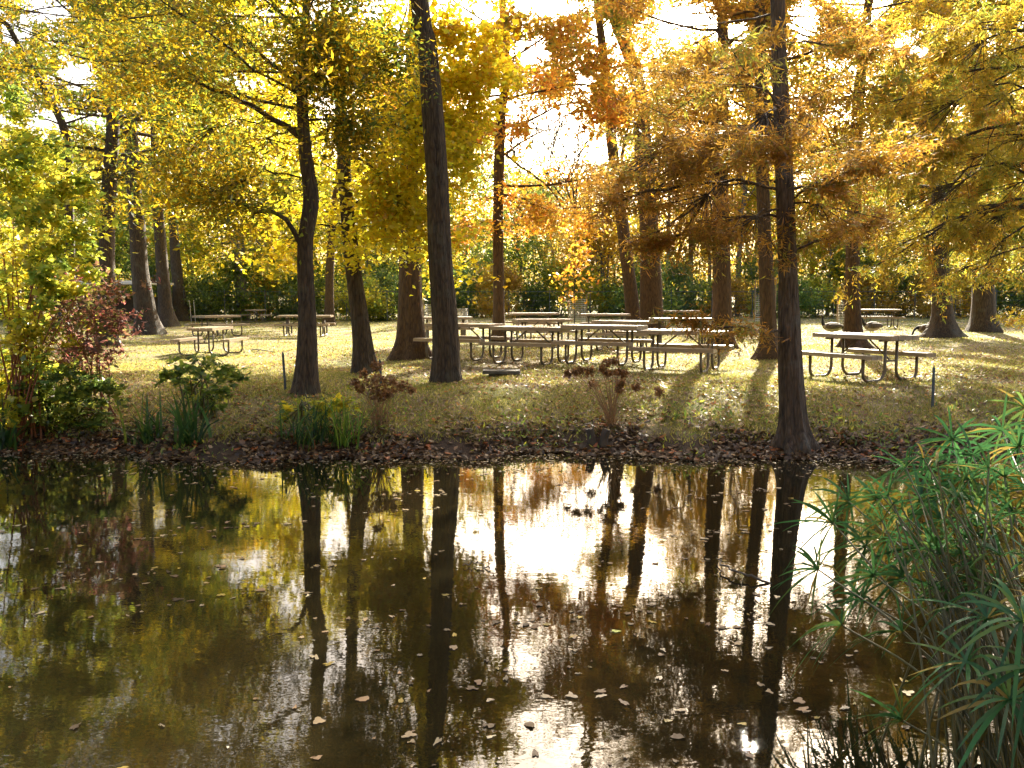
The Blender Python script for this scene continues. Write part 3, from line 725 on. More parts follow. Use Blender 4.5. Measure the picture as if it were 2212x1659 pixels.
WOOD = [('green', -130, 66, 1.1), ('lime', -40, 62, .95), ('gold', 60, 72, .9), ('lime', 130, 60, .85), ('green', 205, 66, 1.2), ('mixed', 262, 74, .9), ('green', 290, 64, 1.0), ('gold', 345, 76, 1.05),
        ('lime', 420, 66, .95), ('gold', 470, 78, 1.1), ('yellow', 560, 70, 1.0), ('lime', 600, 64, .8), ('gold', 640, 80, 1.15), ('green', 690, 66, .8), ('yellow', 745, 74, 1.1), ('green', 790, 63, .72), ('gold', 840, 76, 1.1), ('green', 850, 68, .8),
        ('yellow', 915, 72, 1.05), ('green', 1005, 67, .85), ('lime', 1040, 78, 1.1), ('green', 1120, 64, .88), ('lime', 1150, 76, .75), ('goldbrown', 1195, 70, .82), ('fork', 1300, 61, 1.0), ('goldbrown', 1255, 74, .8), ('gold', 1325, 74, .8), ('lime', 1375, 80, 1.0),
        ('thin', 1440, 68, 1.0), ('goldbrown', 1465, 78, 1.0), ('thin', 1490, 66, 1.1), ('thin', 1530, 72, 1.0), ('gold', 1540, 80, 1.0), ('thin', 1592, 65, 1.15), ('goldbrown', 1610, 76, 1.0), ('lime', 1640, 66, .75), ('thin', 1625, 74, 1.05), ('gold', 1690, 78, 1.05),
        ('goldbrown', 1745, 70, 1.0), ('green', 1800, 74, 1.15), ('lime', 1785, 64, .85), ('mixed', 1880, 70, 1.15), ('green', 1925, 64, 1.05), ('mixed', 1985, 74, 1.25), ('green', 2080, 66, 1.2), ('goldbrown', 2060, 78, 1.3), ('gold', 2180, 70, 1.2), ('mixed', 2260, 62, 1.2), ('green', 2340, 68, 1.3)]
KN = {'green': 'green leaved wood tree', 'lime': 'yellow-green wood tree', 'gold': 'golden wood tree', 'yellow': 'bright yellow wood tree', 'goldbrown': 'brown-gold wood tree', 'thin': 'tall thin-trunked wood tree', 'fork': 'low forking small tree', 'mixed': 'olive and orange wood tree'}
for i, (k, px, d, sc) in enumerate(WOOD): wood(k, px, d, sc, i * 1.7, KN[k])
for px, d, H, sd_, lab in ((1185, 74, 15, 41, 'bare leafless tree with fine twigs against the bright gap in the canopy, left one'), (1262, 70, 16, 42, 'bare leafless tree with fine twigs against the bright gap, right one'), (1520, 84, 17, 43, 'bare leafless tree deep in the wood behind the flared trunk')):
    o = bare_proto(H, sd_); x = (px - CX) * d / F; o.location = (x, d, gz(x, d)); o['label'] = lab; o['group'] = 'leafless trees of the far wood'

# undergrowth at the wood's edge
def shrub_proto(pal, seed, n=5000):
    rs = np.random.default_rng(seed); root = empty('shrub', (0, 0, 0), 'x', 'shrub')
    P, k, cen = lump_cloud(rs, n, 40, 2.6, 2.1, .1, 'wide', .6, .2)
    link('foliage', leaf_mesh('foliage', P, .16, .12, pick(pal, n, rs, k), .2, .8, rs), M_LEAF, root)
    mb = MB()
    for c in cen[:14]: mb.tube(smooth_line([(c[0] * .15, c[1] * .15, -.05), (c[0] * .5, c[1] * .5, c[2] * .6), c], 5), np.linspace(.04, .01, 5), 4, False)
    mb.build('stem', M_BARKG, root, True); return root
SP = {}
for i, px in enumerate(range(-160, 2400, 62)):
    d = 58 + (i * 7 % 5) * 1.3; pal = ['dkgreen', 'green', 'dkgreen', 'green', 'goldbrown', 'dkgreen', 'green', 'lime'][i % 8]
    if 1880 < px < 2050 and i % 2: pal = 'goldbrown'
    if pal in SP: o = copy_tree(SP[pal], (0, 0, 0), 0, '')
    else: o = SP[pal] = shrub_proto(pal, 60 + len(SP))
    x = (px - CX) * d / F; s = .78 + (i * 5 % 7) * .06
    o.location = (x, d, gz(x, d)); o.rotation_euler = (0, 0, i * 2.1); o.scale = (s, s, s * (1.0 + (i % 3) * .16))
    o['label'] = wlabel({'dkgreen': 'dark shaded shrub', 'green': 'leafy green shrub', 'goldbrown': 'golden brown shrub', 'lime': 'bright yellow-green shrub'}[pal], px); o['group'] = 'shrubs along the wood edge'
rs = np.random.default_rng(99); n = 42000
P = np.c_[rs.uniform(-95, 95, n), rs.uniform(84, 120, n), rs.random(n) ** 1.1]
hgt = 11.5 + 2.6 * np.sin(P[:, 0] * .21) + 1.6 * np.sin(P[:, 0] * .53 + 1) + 1.0 * np.sin(P[:, 1] * .7 + P[:, 0] * .3)
hgt = np.where(abs(P[:, 0] - 4) < 7, hgt * .66, hgt); P[:, 2] = .3 + P[:, 2] * hgt
ps = np.sin(P[:, 0] * .17 + 1.3 * np.sin(P[:, 1] * .2)) + rs.normal(0, .5, n)
cols = np.where((ps > .35)[:, None], pick('goldbrown', n, rs), np.where((ps < -.45)[:, None], pick('green', n, rs), pick('mixed' if 'mixed' in PAL else 'olivorange', n, rs)))
o = link('woodland', leaf_mesh('woodland', P, .36, .26, cols, .2, .8, rs), M_LEAF); tag(o, 'deep woodland mass of green and gold leaves behind the wood edge', 'woodland', None, 'stuff')

n = 26000  # unseen leaf mass added behind the camera to cut the sky fill
P = np.c_[rs.uniform(-70, 70, n), rs.uniform(-34, -14, n), rs.random(n) ** .9]; P[:, 2] = .4 + P[:, 2] * (15 + 3 * np.sin(P[:, 0] * .25) + 2 * np.sin(P[:, 0] * .6 + 1))
o = link('woodland', leaf_mesh('woodland', P, 1.0, .8, pick('olivorange', n, rs), .2, .8, rs), M_LEAF); tag(o, 'unseen woodland mass behind the viewer, added to block sky light', 'woodland', None, 'stuff')

# wire fence at the wood's edge
f = empty('wire_fence', (0, 57, gz(0, 57)), 'low dark wire fence with thin posts running along the edge of the far wood', 'fence')
for i, x in enumerate(np.arange(-34, 38, 2.6)):
    b = MB(); b.tube([(x, 0, -.1), (x, 0, 1.75)], .03, 6); b.tube([(x, 0, 1.75), (x, 0, 1.79)], .042, 6); b.build('post', M_FENCE, f)
b = MB()
for h in (.25, .55, .85, 1.15, 1.45, 1.7): b.tube([(-34, .04, h), (0, .04, h - .01), (36.6, .04, h)], .007 if h < 1.6 else .016, 4)
b.build('wire', M_FENCE, f)

# park shelter glimpsed at the far left
sx, sy = (222 - CX) * 54 / F, 54; s0 = empty('park_shelter', (sx, sy, gz(sx, sy)), 'low open shelter whose pale sunlit roof edge shows behind the red leaved shrub', 'shelter')
b = MB(); b.box((0, 0, 2.42), (7.4, 4, .14)); b.box((0, 0, 2.53), (7.0, 3.4, .08)); b.build('roof', M_SHELTER, s0)
for x in (-3.3, 0, 3.3):
    for y in (-1.7, 1.7):
        b = MB(); b.box((x, y, 1.17), (.14, .14, 2.36)); b.build('post', M_DKWOOD, s0)
b = MB(); b.box((0, 1.9, .8), (7.2, .06, 1.6)); b.build('wall', M_DKWOOD, s0)

# ------------------------------------------------------------------ picnic tables
def plank(b, c, d, n, gap):
    """n boards side by side across y, softly rounded ends"""
    wy = (d[1] - gap * (n - 1)) / n
    for i in range(n):
        y = c[1] - d[1] / 2 + wy / 2 + i * (wy + gap); x2, z2, r = d[0] / 2, d[2] / 2, .012
        b.box((c[0], y, c[2] - .002), (d[0], wy, d[2] - .004)); b.box((c[0], y, c[2] + z2 + .0015), (d[0] - r, wy - r, .007))
def u_tube(s, x, r=.026):
    P = [(x, s * .15, .722), (x, s * .15, .22)]
    for a in np.linspace(0, PI / 2, 7)[1:]: P.append((x, s * (.15 + .19 * (1 - math.cos(a))), .22 - .19 * math.sin(a)))
    P.append((x, s * .56, .03))
    for a in np.linspace(0, PI / 2, 7)[1:]: P.append((x, s * (.56 + .14 * math.sin(a)), .17 - .14 * math.cos(a)))
    P.append((x, s * .70, .414)); return P
def make_table():
    L = 1.66
    t = empty('picnic_table', (0, 0, 0), 'x', 'picnic table', 'picnic tables on the lawn')
    b = MB(); plank(b, (0, 0, .757), (L, .72, .068), 4, .012); b.build('table_top', M_PLANK, t)
    for s in (-1, 1):
        b = MB(); plank(b, (0, s * .70, .447), (L, .26, .062), 2, .012); b.build('bench', M_PLANK, t)
        for x in (-.56, .56):
            b = MB(); b.tube(u_tube(s, x), .026, 8); b.build('leg', M_TUBE, t, True)
        b = MB(); b.tube([(s * .56, 0, .36), (s * .44, 0, .445), (s * .1, 0, .722)], .016, 6); b.build('brace', M_TUBE, t, True)
    for x in (-.56, .56):
        b = MB(); b.box((x, 0, .36), (.04, .30, .03)); b.build('crossbar', M_TUBE, t); b = MB(); b.box((x, 0, .706), (.04, .62, .03)); b.build('top_batten', M_TUBE, t)
    return t
tbl = make_table()
TABLES = [(1866, 15.6, -60, 1, 'picnic table standing alone at the right, between the cypress trunks, seen from its end'),
          (1003.7, 19.100, -27, .96, 'first table of the front row, its left end hidden behind the lichen-footed trunk'),
          (1148.3, 18.374, -27, .96, 'second table of the front row, before the slim straight trunk and behind the stone slab'),
          (1304.7, 17.647, -27, .96, 'third table of the front row, before the thickest upright trunk'),
          (1474.6, 16.921, -27, .96, 'last table at the right end of the front row, brushed by hanging cypress sprays'),
          (962, 27.6, 8, 1, 'picnic table partly hidden between the two thick trunks left of the front row'),
          (1152, 31, 12, 1, 'farther of the two tables just right of the slim straight trunk behind the front row'),
          (1171, 26, 16, 1, 'nearer of the two tables just right of the slim straight trunk behind the front row'),
          (1307, 30, -4, 1, 'table behind the front row between the caged sapling and the leaning trunk'),
          (1349, 24, -24, 1, 'middle-row table in front of the leaning trunk, touching its neighbour at the right'),
          (1470, 23.6, -6, 1, 'sunlit middle-row table between the thickest trunk and the flared trunk'),
          (1466, 37, -10, 1, 'farthest gleaming table top right of the thickest trunk'),
          (1897, 38, -6, 1, 'far table by the geese right of the lone-table trunk'),
          (456, 24.6, 88, .97, 'nearest table at the left, seen end-on with a bench on each side'),
          (470, 35, 58, 1.05, 'reddish-looking table just behind the end-on table at left'),
          (661, 34, 2, (1.22, 1, 1), 'long side-on table at left, crossed by the forked dark tree'),
          (554, 55, 85, 1, 'small dark distant table in the shade by the pale brown trunk')]
for i, (px, d, rz, sc, lab) in enumerate(TABLES):
    x = (px - CX) * d / F; loc = (x, d, gz(x, d) + .005)
    if i == 0: tbl.location = loc; tbl.rotation_euler = (0, 0, R(rz)); tbl['label'] = lab
    else: copy_tree(tbl, loc, R(rz), lab, sc)

# ------------------------------------------------------------------ geese
def loft(path, rad, n, colfn):
    b = MB(); P = smooth_line(path, 40); r = np.interp(np.linspace(0, 1, 40), np.linspace(0, 1, len(rad)), rad)
    b.tube(P, r, n, True); return b, P
def goose(px, d, rz, neck, label):
    x = (px - CX) * d / F; g = empty('goose', (x, d, gz(x, d)), label, 'goose', 'geese feeding on the lawn', rz)
    body = [(-.40, 0, .30), (-.30, 0, .31), (-.15, 0, .31), (.05, 0, .30), (.2, 0, .31), (.29, 0, .35)]
    up = {'up': [(.34, 0, .44), (.35, 0, .56), (.36, 0, .66), (.40, 0, .71), (.46, 0, .70), (.52, 0, .68)],
          'mid': [(.36, 0, .42), (.40, 0, .50), (.43, 0, .56), (.48, 0, .58), (.53, 0, .56), (.58, 0, .54)],
          'down': [(.38, 0, .33), (.46, 0, .25), (.50, 0, .15), (.53, 0, .09), (.56, 0, .05), (.60, 0, .02)]}[neck]
    rad = [.015, .07, .135, .155, .12, .075, .045, .034, .032, .042, .036, .01]
    b = MB(); P = smooth_line(body + up, 52); r = np.interp(np.linspace(0, 1, 52), np.linspace(0, 1, 12), rad)
    b.tube(P, r, 12, True, lambda i, th: 1 + .12 * np.cos(2 * th) * (1 if i < 24 else 0))
    V = np.concatenate(b.v); me = bpy.data.meshes.new('body'); me.from_pydata(V.tolist(), [], b.f); me.update()
    a = me.attributes.new('col', 'FLOAT_COLOR', 'FACE'); cc = []
    for p in me.polygons:
        i = p.vertices[0] // 12; z = p.center.z
        c = (.13, .10, .07) if i < 22 else (.015, .014, .013)
        if i < 22 and z < .24: c = (.42, .38, .31)
        if i < 5: c = (.03, .028, .025)
        if 5 <= i < 8: c = (.6, .58, .52)
        if 20 <= i < 24: c = (.34, .29, .23)
        if 42 <= i < 45: c = (.34, .32, .29)
        cc.append((*c, 1))
    a.data.foreach_set('color', np.array(cc, np.float32).ravel()); link('body', me, M_GOOSE, g, True)
    for s in (-1, 1):
        w_ = MB(); w_.tube(smooth_line([(.15, s * .125, .33), (0, s * .155, .33), (-.2, s * .12, .34), (-.38, s * .03, .335)], 12), [.03, .06, .075, .075, .075, .07, .065, .06, .05, .04, .025, .008], 8, True, lambda i, th: 1 + .3 * np.cos(2 * th)); wg = w_.build('wing', plain_wing, g, True)
        l = MB(); l.tube([(.03, s * .07, .2), (.02, s * .07, .1), (.03, s * .07, .012)], [.02, .011, .01], 6); l.box((.065, s * .07, .008), (.1, .06, .012)); l.build('leg', M_LEG, g)
plain_wing = plain('goose_wing_feather', (.11, .085, .06), .8, 0, .35, 30)
goose(1798, 31.5, PI - .35, 'up', 'goose with raised black neck beside the thin stakes left of the lone-table trunk')
goose(1884, 31.0, PI + .2, 'mid', 'pale goose standing in front of the far picnic table, partly hidden by the lone table')
goose(2000, 31.5, PI + .1, 'down', 'goose grazing with its head down just left of the spreading cypress roots')
goose(2019, 34.5, .15, 'mid', 'goose showing only behind the spreading-root cypress, head towards the trunk')

# ------------------------------------------------------------------ caged saplings and stakes
def cage(px, d, label, leaves_=None, nst=2, rad=.42, h=1.15, sth=1.5):
    x = (px - CX) * d / F; z = gz(x, d)
    c = empty('tree_cage', (x, d, z), label, 'tree guard', 'tree guards on the lawn'); b = MB(); th = np.linspace(0, 2 * PI, 25)
    for k in range(13):
        hh = .08 + h * k / 12; b.tube(np.c_[rad * np.cos(th), rad * np.sin(th), np.full(25, hh)], .0055, 4, False)
    for a in th[:-1:2]: b.tube([(rad * math.cos(a), rad * math.sin(a), .02), (rad * math.cos(a), rad * math.sin(a), h + .1)], .004, 4, False)
    b.build('wire_mesh', M_WIRE, c)
    for k in range(nst):
        s = -1 if k == 0 else 1
        q = MB(); q.tube([(s * (rad + .04), .02 * k, -.1), (s * (rad + .05), .02 * k, sth)], .028, 6); q.build('stake', M_STAKE, c)
    return x, z
x, z = cage(1247, 44.5, 'round wire guard with two stakes around the young orange sapling')
def small_tree(name, label, x, y, z, H, pal, n, Lf, Wf, zlo, rad, seed, cat='sapling', tr=.035, group=None, flatz=.8):
    rs = np.random.default_rng(seed); s = empty(name, (x, y, z), label, cat, group)
    P, k, cen = lump_cloud(rs, n, 30, H, rad, zlo, 'tall', flatz, .22)
    link('crown', leaf_mesh('crown', P, Lf, Wf, pick(pal, n, rs, k), .4, .8, rs), M_LEAF, s)
    b = MB(); tp = np.array([(rs.normal(0, .02), rs.normal(0, .02), H * .95 * t - .05) for t in np.linspace(0, 1, 10)]); b.tube(tp, np.linspace(tr, tr * .2, 10), 7, False)
    for c_ in cen[:18]:
        h = max(zlo * .8, c_[2] - rad * .8); j = np.argmin(abs(tp[:, 2] - h)); b.tube(smooth_line([tp[j], tp[j] * .5 + c_ * .5, c_], 5), np.linspace(tr * .35, .006, 5), 4, False)
    b.build('trunk', M_BARK, s, True); return s
small_tree('sapling', 'young tree with sparse orange leaves growing inside the wire guard behind the tables', x - .15, 44.5, z, 5.0, 'orange', 430, .2, .15, 1.2, 1.1, 71)
x, z = cage(1651, 47, 'round wire guard with two stakes behind the long-shadowed slim trunk', rad=.5, h=1.35, sth=2.3)
small_tree('sapling', 'thin young tree in the wire guard behind the long-shadowed slim trunk', x, 47, z, 3.6, 'goldbrown', 160, .2, .14, 1.8, .6, 72, tr=.03)
x, z = cage(992, 46, 'slumped pale wire guard seen between the lichen-footed trunk and the slim trunk', nst=1, rad=.45, h=.7, sth=.8)
x, z = cage(935, 44, 'wire guard with stakes seen between the two thick trunks', nst=2, rad=.4, h=.9, sth=1.3)
small_tree('sapling', 'leafy young tree in the wire guard between the two thick trunks', x, 44, z, 4.2, 'lime', 500, .22, .16, 1.0, .8, 73)
x, z = cage(1822, 33, 'narrow wire guard with tall stakes left of the lone-table trunk', nst=2, rad=.22, h=1.1, sth=1.75)
small_tree('sapling', 'dark leafless young stem inside the narrow guard left of the lone-table trunk', x, 33, z, 2.4, 'goldbrown', 12, .12, .08, 1.2, .25, 74, tr=.035)
for px, d, h, m_, lab in ((415, 50, 1.3, M_WIRE, 'pale metal stake standing in the shade right of the swollen-foot trunk'), (424, 52, 1.35, M_WIRE, 'second pale metal stake, right beside the first, before the dark hedge'),
                          (614, 13.2, .55, M_BLUEST, 'blue-grey marker stake left of the forked dark tree'), (822, 14.6, .4, M_BLUEST, 'blue-grey marker stake beside the dried hydrangea heads'), (2021, 12.2, .55, M_BLUEST, 'blue-grey marker stake behind the umbrella sedge')):
    x = (px - CX) * d / F; b = MB(); b.box((0, 0, h / 2 - .05), (.032, .02, h + .1)); b.box((0, 0, h + .012), (.022, .014, .024), 0, .6)
    o = b.build('marker_stake', m_, None); o.location = (x, d, gz(x, d)); o.rotation_euler = (R(2), R(-3), .4); tag(o, lab, 'stake', 'stakes in the ground')

# ------------------------------------------------------------------ slab, stump, sticks
p = ground(1083, 812); s0 = empty('stone_slab', p, 'low flat dark slab lying on the lawn before the picnic row', 'slab')
b = MB(); b.box((0, 0, .075), (.66, .42, .05)); b.box((0, 0, .1015), (.63, .39, .008)); b.build('slab_top', M_STONE, s0)
b = MB(); b.box((.03, .02, .02), (.5, .36, .1)); b.build('slab_base', M_STONE, s0)
p = ground(1291, 962); s0 = empty('split_stump', p, 'dark split stump of two stubs at the bank below the hydrangea', 'stump')
for dx, h, tl in ((-.07, .21, -.03), (.065, .2, .05)):
    b = MB(); b.tube([(dx, 0, -.08), (dx + tl * .3, 0, h * .5), (dx + tl, 0, h)], [.066, .052, .05], 10, True, lambda i, th: 1 + .12 * np.cos(3 * th + i)); b.build('stub', M_DKWOOD, s0)
def stick(name, label, P, r0, r1, m, twigs=0, seed=0):
    rs = np.random.default_rng(seed); P = smooth_line(P, 14); P[1:-1] += rs.normal(0, .008, (12, 3)); b = MB(); b.tube(P, np.linspace(r0, r1, 14), 7)
    for k in range(twigs):
        i = rs.integers(3, 12); b.tube(np.array([P[i], P[i] + rs.normal(0, .09, 3) * [1, 1, .6], P[i] + rs.normal(0, .15, 3) * [1, 1, .5] + [0, 0, .05]]), [r1 * 1.1, r1 * .8, r1 * .5], 5)
    o = b.build(name, m, None, True, P[0]); o.location = P[0]; tag(o, label, 'branch')
def wpt(px, py, z=0.):
    r = ray(px, py); t = (z - CAMZ) / r[2]; return np.array([0, 0, CAMZ]) + r * t
stick('fallen_branch', 'thin dark branch lying in the water left of the sedge', [wpt(1548, 1206, .03), wpt(1570, 1224, .05), wpt(1620, 1246, .03), wpt(1668, 1264, -.01)], .005, .009, M_DKWOOD, 0, 3)
stick('fallen_branch', 'short twig curled on the water below the lichen-footed trunk', [wpt(1000, 1222, .01), wpt(1030, 1214, .03), wpt(1058, 1228, .01)], .004, .004, M_DKWOOD, 0, 4)
a = ground(545, 757); c = ground(595, 763); stick('fallen_branch', 'thin stick lying on the lit lawn left of the forked dark tree', [a + [0, 0, .03], (a + c) / 2 + [0, 0, .05], c + [0, 0, .03]], .016, .01, M_DKWOOD, 2, 5)
a = at_y(40, 786, 12.2); c = ground(125, 866); stick('leaning_branch', 'grey branch leaning down through the left bank shrubs', [a, (a + c) / 2 + [0, 0, .05], c], .016, .026, M_BARKG, 3, 6)

# ------------------------------------------------------------------ bank shrubs and plants
def bank_shrub(name, label, base_px, clumps, pal, n, Lf, Wf, stemm, nst, seed, d=None, droop=.3, cat='shrub', flat=.5):
    rs = np.random.default_rng(seed); g = ground(*base_px); Y = d or g[1]; s = F / Y
    root = empty(name, g, label, cat); cen = np.array([at_y(px, py, Y + rs.normal(0, .25)) for px, py, r in clumps]); rr = np.array([r / s for _, _, r in clumps])
    sub = []; si = []
    for i, c in enumerate(cen):
        for q in range(14): sub.append(c + rs.normal(0, rr[i] * .52, 3)); si.append(rr[i] * .2)
    sub = np.array(sub); si = np.array(si); k = rs.choice(len(sub), n); P = sub[k] + rs.normal(0, 1, (n, 3)) * si[k][:, None] * [1, 1, .7]
    ok = P[:, 2] > zt(P[:, 0], P[:, 1]) + .02; P, k = P[ok], k[ok]
    link('foliage', leaf_mesh('foliage', P - g, Lf, Wf, pick(pal, len(P), rs, k), droop, flat, rs), M_LEAF, root)
    b = MB()
    for i in range(nst):
        c = sub[rs.integers(len(sub))]; q = g + rs.normal(0, .16, 3) * [1, .7, 0]; q[2] = gz(q[0], q[1]) - .05
        b.tube(smooth_line([q, q * .55 + c * .45 + np.array([0, 0, .2]) + rs.normal(0, .05, 3), c], 9), np.linspace(.016, .004, 9), 5, False)
    b.build('stem', stemm, root, True, g); return root
bank_shrub('yellow_bush', 'tall yellow-green leafy bush filling the left edge above the bank', (40, 945), [(30, 330, 80), (90, 400, 80), (50, 480, 90), (130, 520, 60), (20, 580, 90), (60, 690, 80), (30, 780, 80), (100, 800, 60), (-60, 420, 120), (-60, 620, 120), (150, 430, 50), (0, 260, 60), (-70, 820, 90), (110, 600, 50), (40, 870, 60)], 'limeb', 12000, .085, .06, M_RSTEM, 26, 81)
bank_shrub('red_shrub', 'dusky red leaved shrub with thin reddish stems in front of the left trunks', (205, 905), [(110, 640, 60), (160, 620, 60), (215, 625, 56), (130, 690, 64), (195, 700, 60), (245, 650, 50), (170, 750, 56), (215, 770, 46), (130, 760, 50), (255, 700, 40), (90, 690, 50)], 'red', 3600, .07, .04, M_RSTEM, 12, 82)
bank_shrub('leafy_shrub', 'dark green leafy plant under the red shrub at the left bank', (130, 930), [(150, 830, 42), (110, 870, 46), (180, 870, 40), (80, 910, 44), (230, 840, 34), (140, 920, 46), (210, 920, 40), (60, 850, 40)], 'dkgreen', 3600, .08, .045, M_GSTEM, 14, 83)
bank_shrub('leafy_plant', 'straggling dark leaved plant before the end-on table', (432, 905), [(400, 800, 24), (440, 790, 28), (480, 800, 24), (420, 835, 30), (465, 845, 28), (505, 812, 16), (370, 815, 18), (440, 870, 28)], 'green', 1500, .085, .045, M_GSTEM, 14, 84)
bank_shrub('leafy_plant', 'small bright green plant between the forked tree and the hydrangea', (660, 915), [(655, 880, 20), (700, 868, 20), (740, 872, 22), (690, 895, 22), (620, 890, 18)], 'lime', 520, .08, .05, M_GSTEM, 9, 85)

def blade_clump(name, label, base, n, L, W, pal, seed, spread=.08, lean=1.25, cat='iris clump', up=1.0):
    rs = np.random.default_rng(seed); base = np.array(base); root = empty(name, base, label, cat, 'strap-leaved clumps on the bank')
    V = []; Q = []; m = 0; K = 6
    for i in range(n):
        a = rs.uniform(0, 2 * PI); o_ = np.array([rs.normal(0, spread), rs.normal(0, spread * .6), 0]); l = L * rs.uniform(.5, 1.1); ww = W * rs.uniform(.7, 1.2); d = np.array([math.cos(a), math.sin(a), 0]); side = np.array([-d[1], d[0], 0]); ln = lean * abs(rs.normal(.55, .45))
        o_[2] = gz(base[0] + o_[0], base[1] + o_[1]) - base[2] - .03
        for k in range(K):
            t = k / (K - 1); p = o_ + np.array([0, 0, 1]) * l * up * (t - .35 * ln * t ** 2.5) + d * l * ln * t ** 1.8; w_ = ww * (1 - t ** 3) * .5 + .001
            V += [p - side * w_, p + side * w_]
            if k: Q.append((m + 2 * k - 2, m + 2 * k - 1, m + 2 * k + 1, m + 2 * k))
        m += 2 * K
    cols = np.repeat(pick(pal, n, rs), K - 1, 0); link('blades', raw_mesh('blades', np.array(V), np.array(Q), cols), M_SEDGE, root); return root
PAL['iris'] = [((.035, .085, .02), 4), ((.06, .13, .025), 4), ((.12, .17, .025), 2), ((.03, .06, .025), 2)]
PAL['brightgrass'] = [((.16, .3, .03), 4), ((.24, .36, .04), 3), ((.1, .2, .03), 2)]
blade_clump('iris_clump', 'broad bladed dark green iris clump left of the straggling plant', ground(318, 958), 38, .78, .034, 'iris', 91, .1)
blade_clump('iris_clump', 'iris clump with spreading blades below the end-on table', ground(412, 962), 38, .78, .034, 'iris', 92, .09)
blade_clump('iris_clump', 'iris clump at the left edge of the bank', ground(14, 972), 30, .7, .034, 'iris', 93, .09)
blade_clump('iris_clump', 'long arching green clump below the forked dark tree', ground(655, 965), 50, .85, .018, 'iris', 94, .14, 1.5)
blade_clump('grass_clump', 'brightest sunlit green reed clump at the water below the hydrangea', ground(748, 968), 46, .72, .016, 'brightgrass', 95, .08, .8)
blade_clump('grass_clump', 'mid green grass clump between the arching clump and the bright reeds', ground(704, 958), 50, .55, .014, 'iris', 96, .12, 1.0)

def hydrangea(label, base_px, heads, seed):
    rs = np.random.default_rng(seed); g = ground(*base_px); root = empty('dried_hydrangea', g, label, 'hydrangea', 'dried hydrangeas on the bank')
    for px, py, r in heads:
        c = at_y(px, py, g[1] + rs.normal(0, .15)) - g; rad = r * g[1] / F; b = MB(); b.tube(smooth_line([(rs.normal(0, .05), rs.normal(0, .03), -.03), c * [.45, .45, .6], c], 8), np.linspace(.007, .004, 8), 5, False); st = b.build('stem', M_STALK, root, True)
        n = 130; d = unit(rs.normal(size=(n, 3))); P = c + d * rad * .85 * rs.uniform(.6, 1, (n, 1)) * [1, 1, .8]
        link('flower_head', leaf_mesh('flower_head', P, .034, .03, pick('dead', n, rs), 0, 1, rs), M_DRY, st)
    b = MB()
    for k in range(26): a = rs.normal(0, .2, 3); b.tube(smooth_line([(rs.normal(0, .06), rs.normal(0, .04), -.03), (a[0] * .5, a[1] * .4, .2), (a[0] * 1.2, a[1], rs.uniform(.3, .6))], 6), np.linspace(.005, .002, 6), 4, False)
    b.build('dry_twig', M_STALK, root, True)
hydrangea('dried hydrangea with brown heads standing before the curving maple', (818, 922), [(813, 790, 14), (785, 808, 14), (768, 826, 13), (800, 826, 20), (816, 818, 15), (824, 838, 17), (842, 822, 17), (838, 850, 14), (856, 838, 17), (872, 832, 15), (888, 842, 13), (806, 850, 20), (824, 856, 17), (778, 840, 13)], 101)
hydrangea('dried hydrangea with scattered brown heads on the bank before the front row', (1322, 918), [(1228, 806, 10), (1242, 804, 8), (1253, 800, 9), (1274, 802, 13), (1310, 783, 13), (1324, 780, 13), (1300, 796, 9), (1314, 806, 11), (1334, 804, 10), (1348, 807, 13), (1282, 830, 13), (1340, 828, 12), (1338, 842, 10), (1375, 838, 11), (1424, 846, 11)], 102)

# ------------------------------------------------------------------ umbrella sedge in the right foreground
PAL['sedge'] = [((.025, .09, .024), 5), ((.04, .125, .03), 4), ((.085, .15, .028), 2), ((.24, .17, .03), 1)]
sb = np.array([1.92, 3.15, .0]); sedge = empty('umbrella_sedge', sb, 'big umbrella sedge with drooping green umbels in the right foreground water', 'sedge')
rs = np.random.default_rng(120)
HEADS = [(2057, 950, 4.9), (2101, 983, 4.7), (2091, 1037, 4.5), (1988, 1078, 4.6), (1893, 1078, 4.7), (1834, 1083, 4.8), (1800, 1130, 4.5), (1990, 1184, 4.2), (1913, 1166, 4.4), (1767, 1230, 4.2), (1818, 1350, 3.7), (1862, 1294, 4.0), (1888, 1243, 4.1), (2160, 1199, 3.5), (2190, 1109, 4.1), (2132, 1335, 3.3), (2206, 1340, 3.0), (1949, 1366, 3.7), (1949, 1556, 3.4), (2180, 1510, 2.9), (2047, 1294, 3.8), (2113, 1073, 4.4), (2201, 965, 4.5), (2170, 1030, 4.2), (2030, 1120, 4.5), (2140, 1140, 3.9), (2235, 1210, 3.4), (2070, 1200, 4.0), (1950, 1250, 4.2), (2010, 1010, 4.9), (2240, 1060, 4.0), (2110, 1250, 3.7), (2090, 1430, 3.2), (2230, 1440, 2.9), (1870, 1180, 4.5), (2165, 930, 5.0), (2215, 880, 5.2), (2260, 940, 4.6), (2040, 1060, 4.7), (2150, 1270, 3.5)]
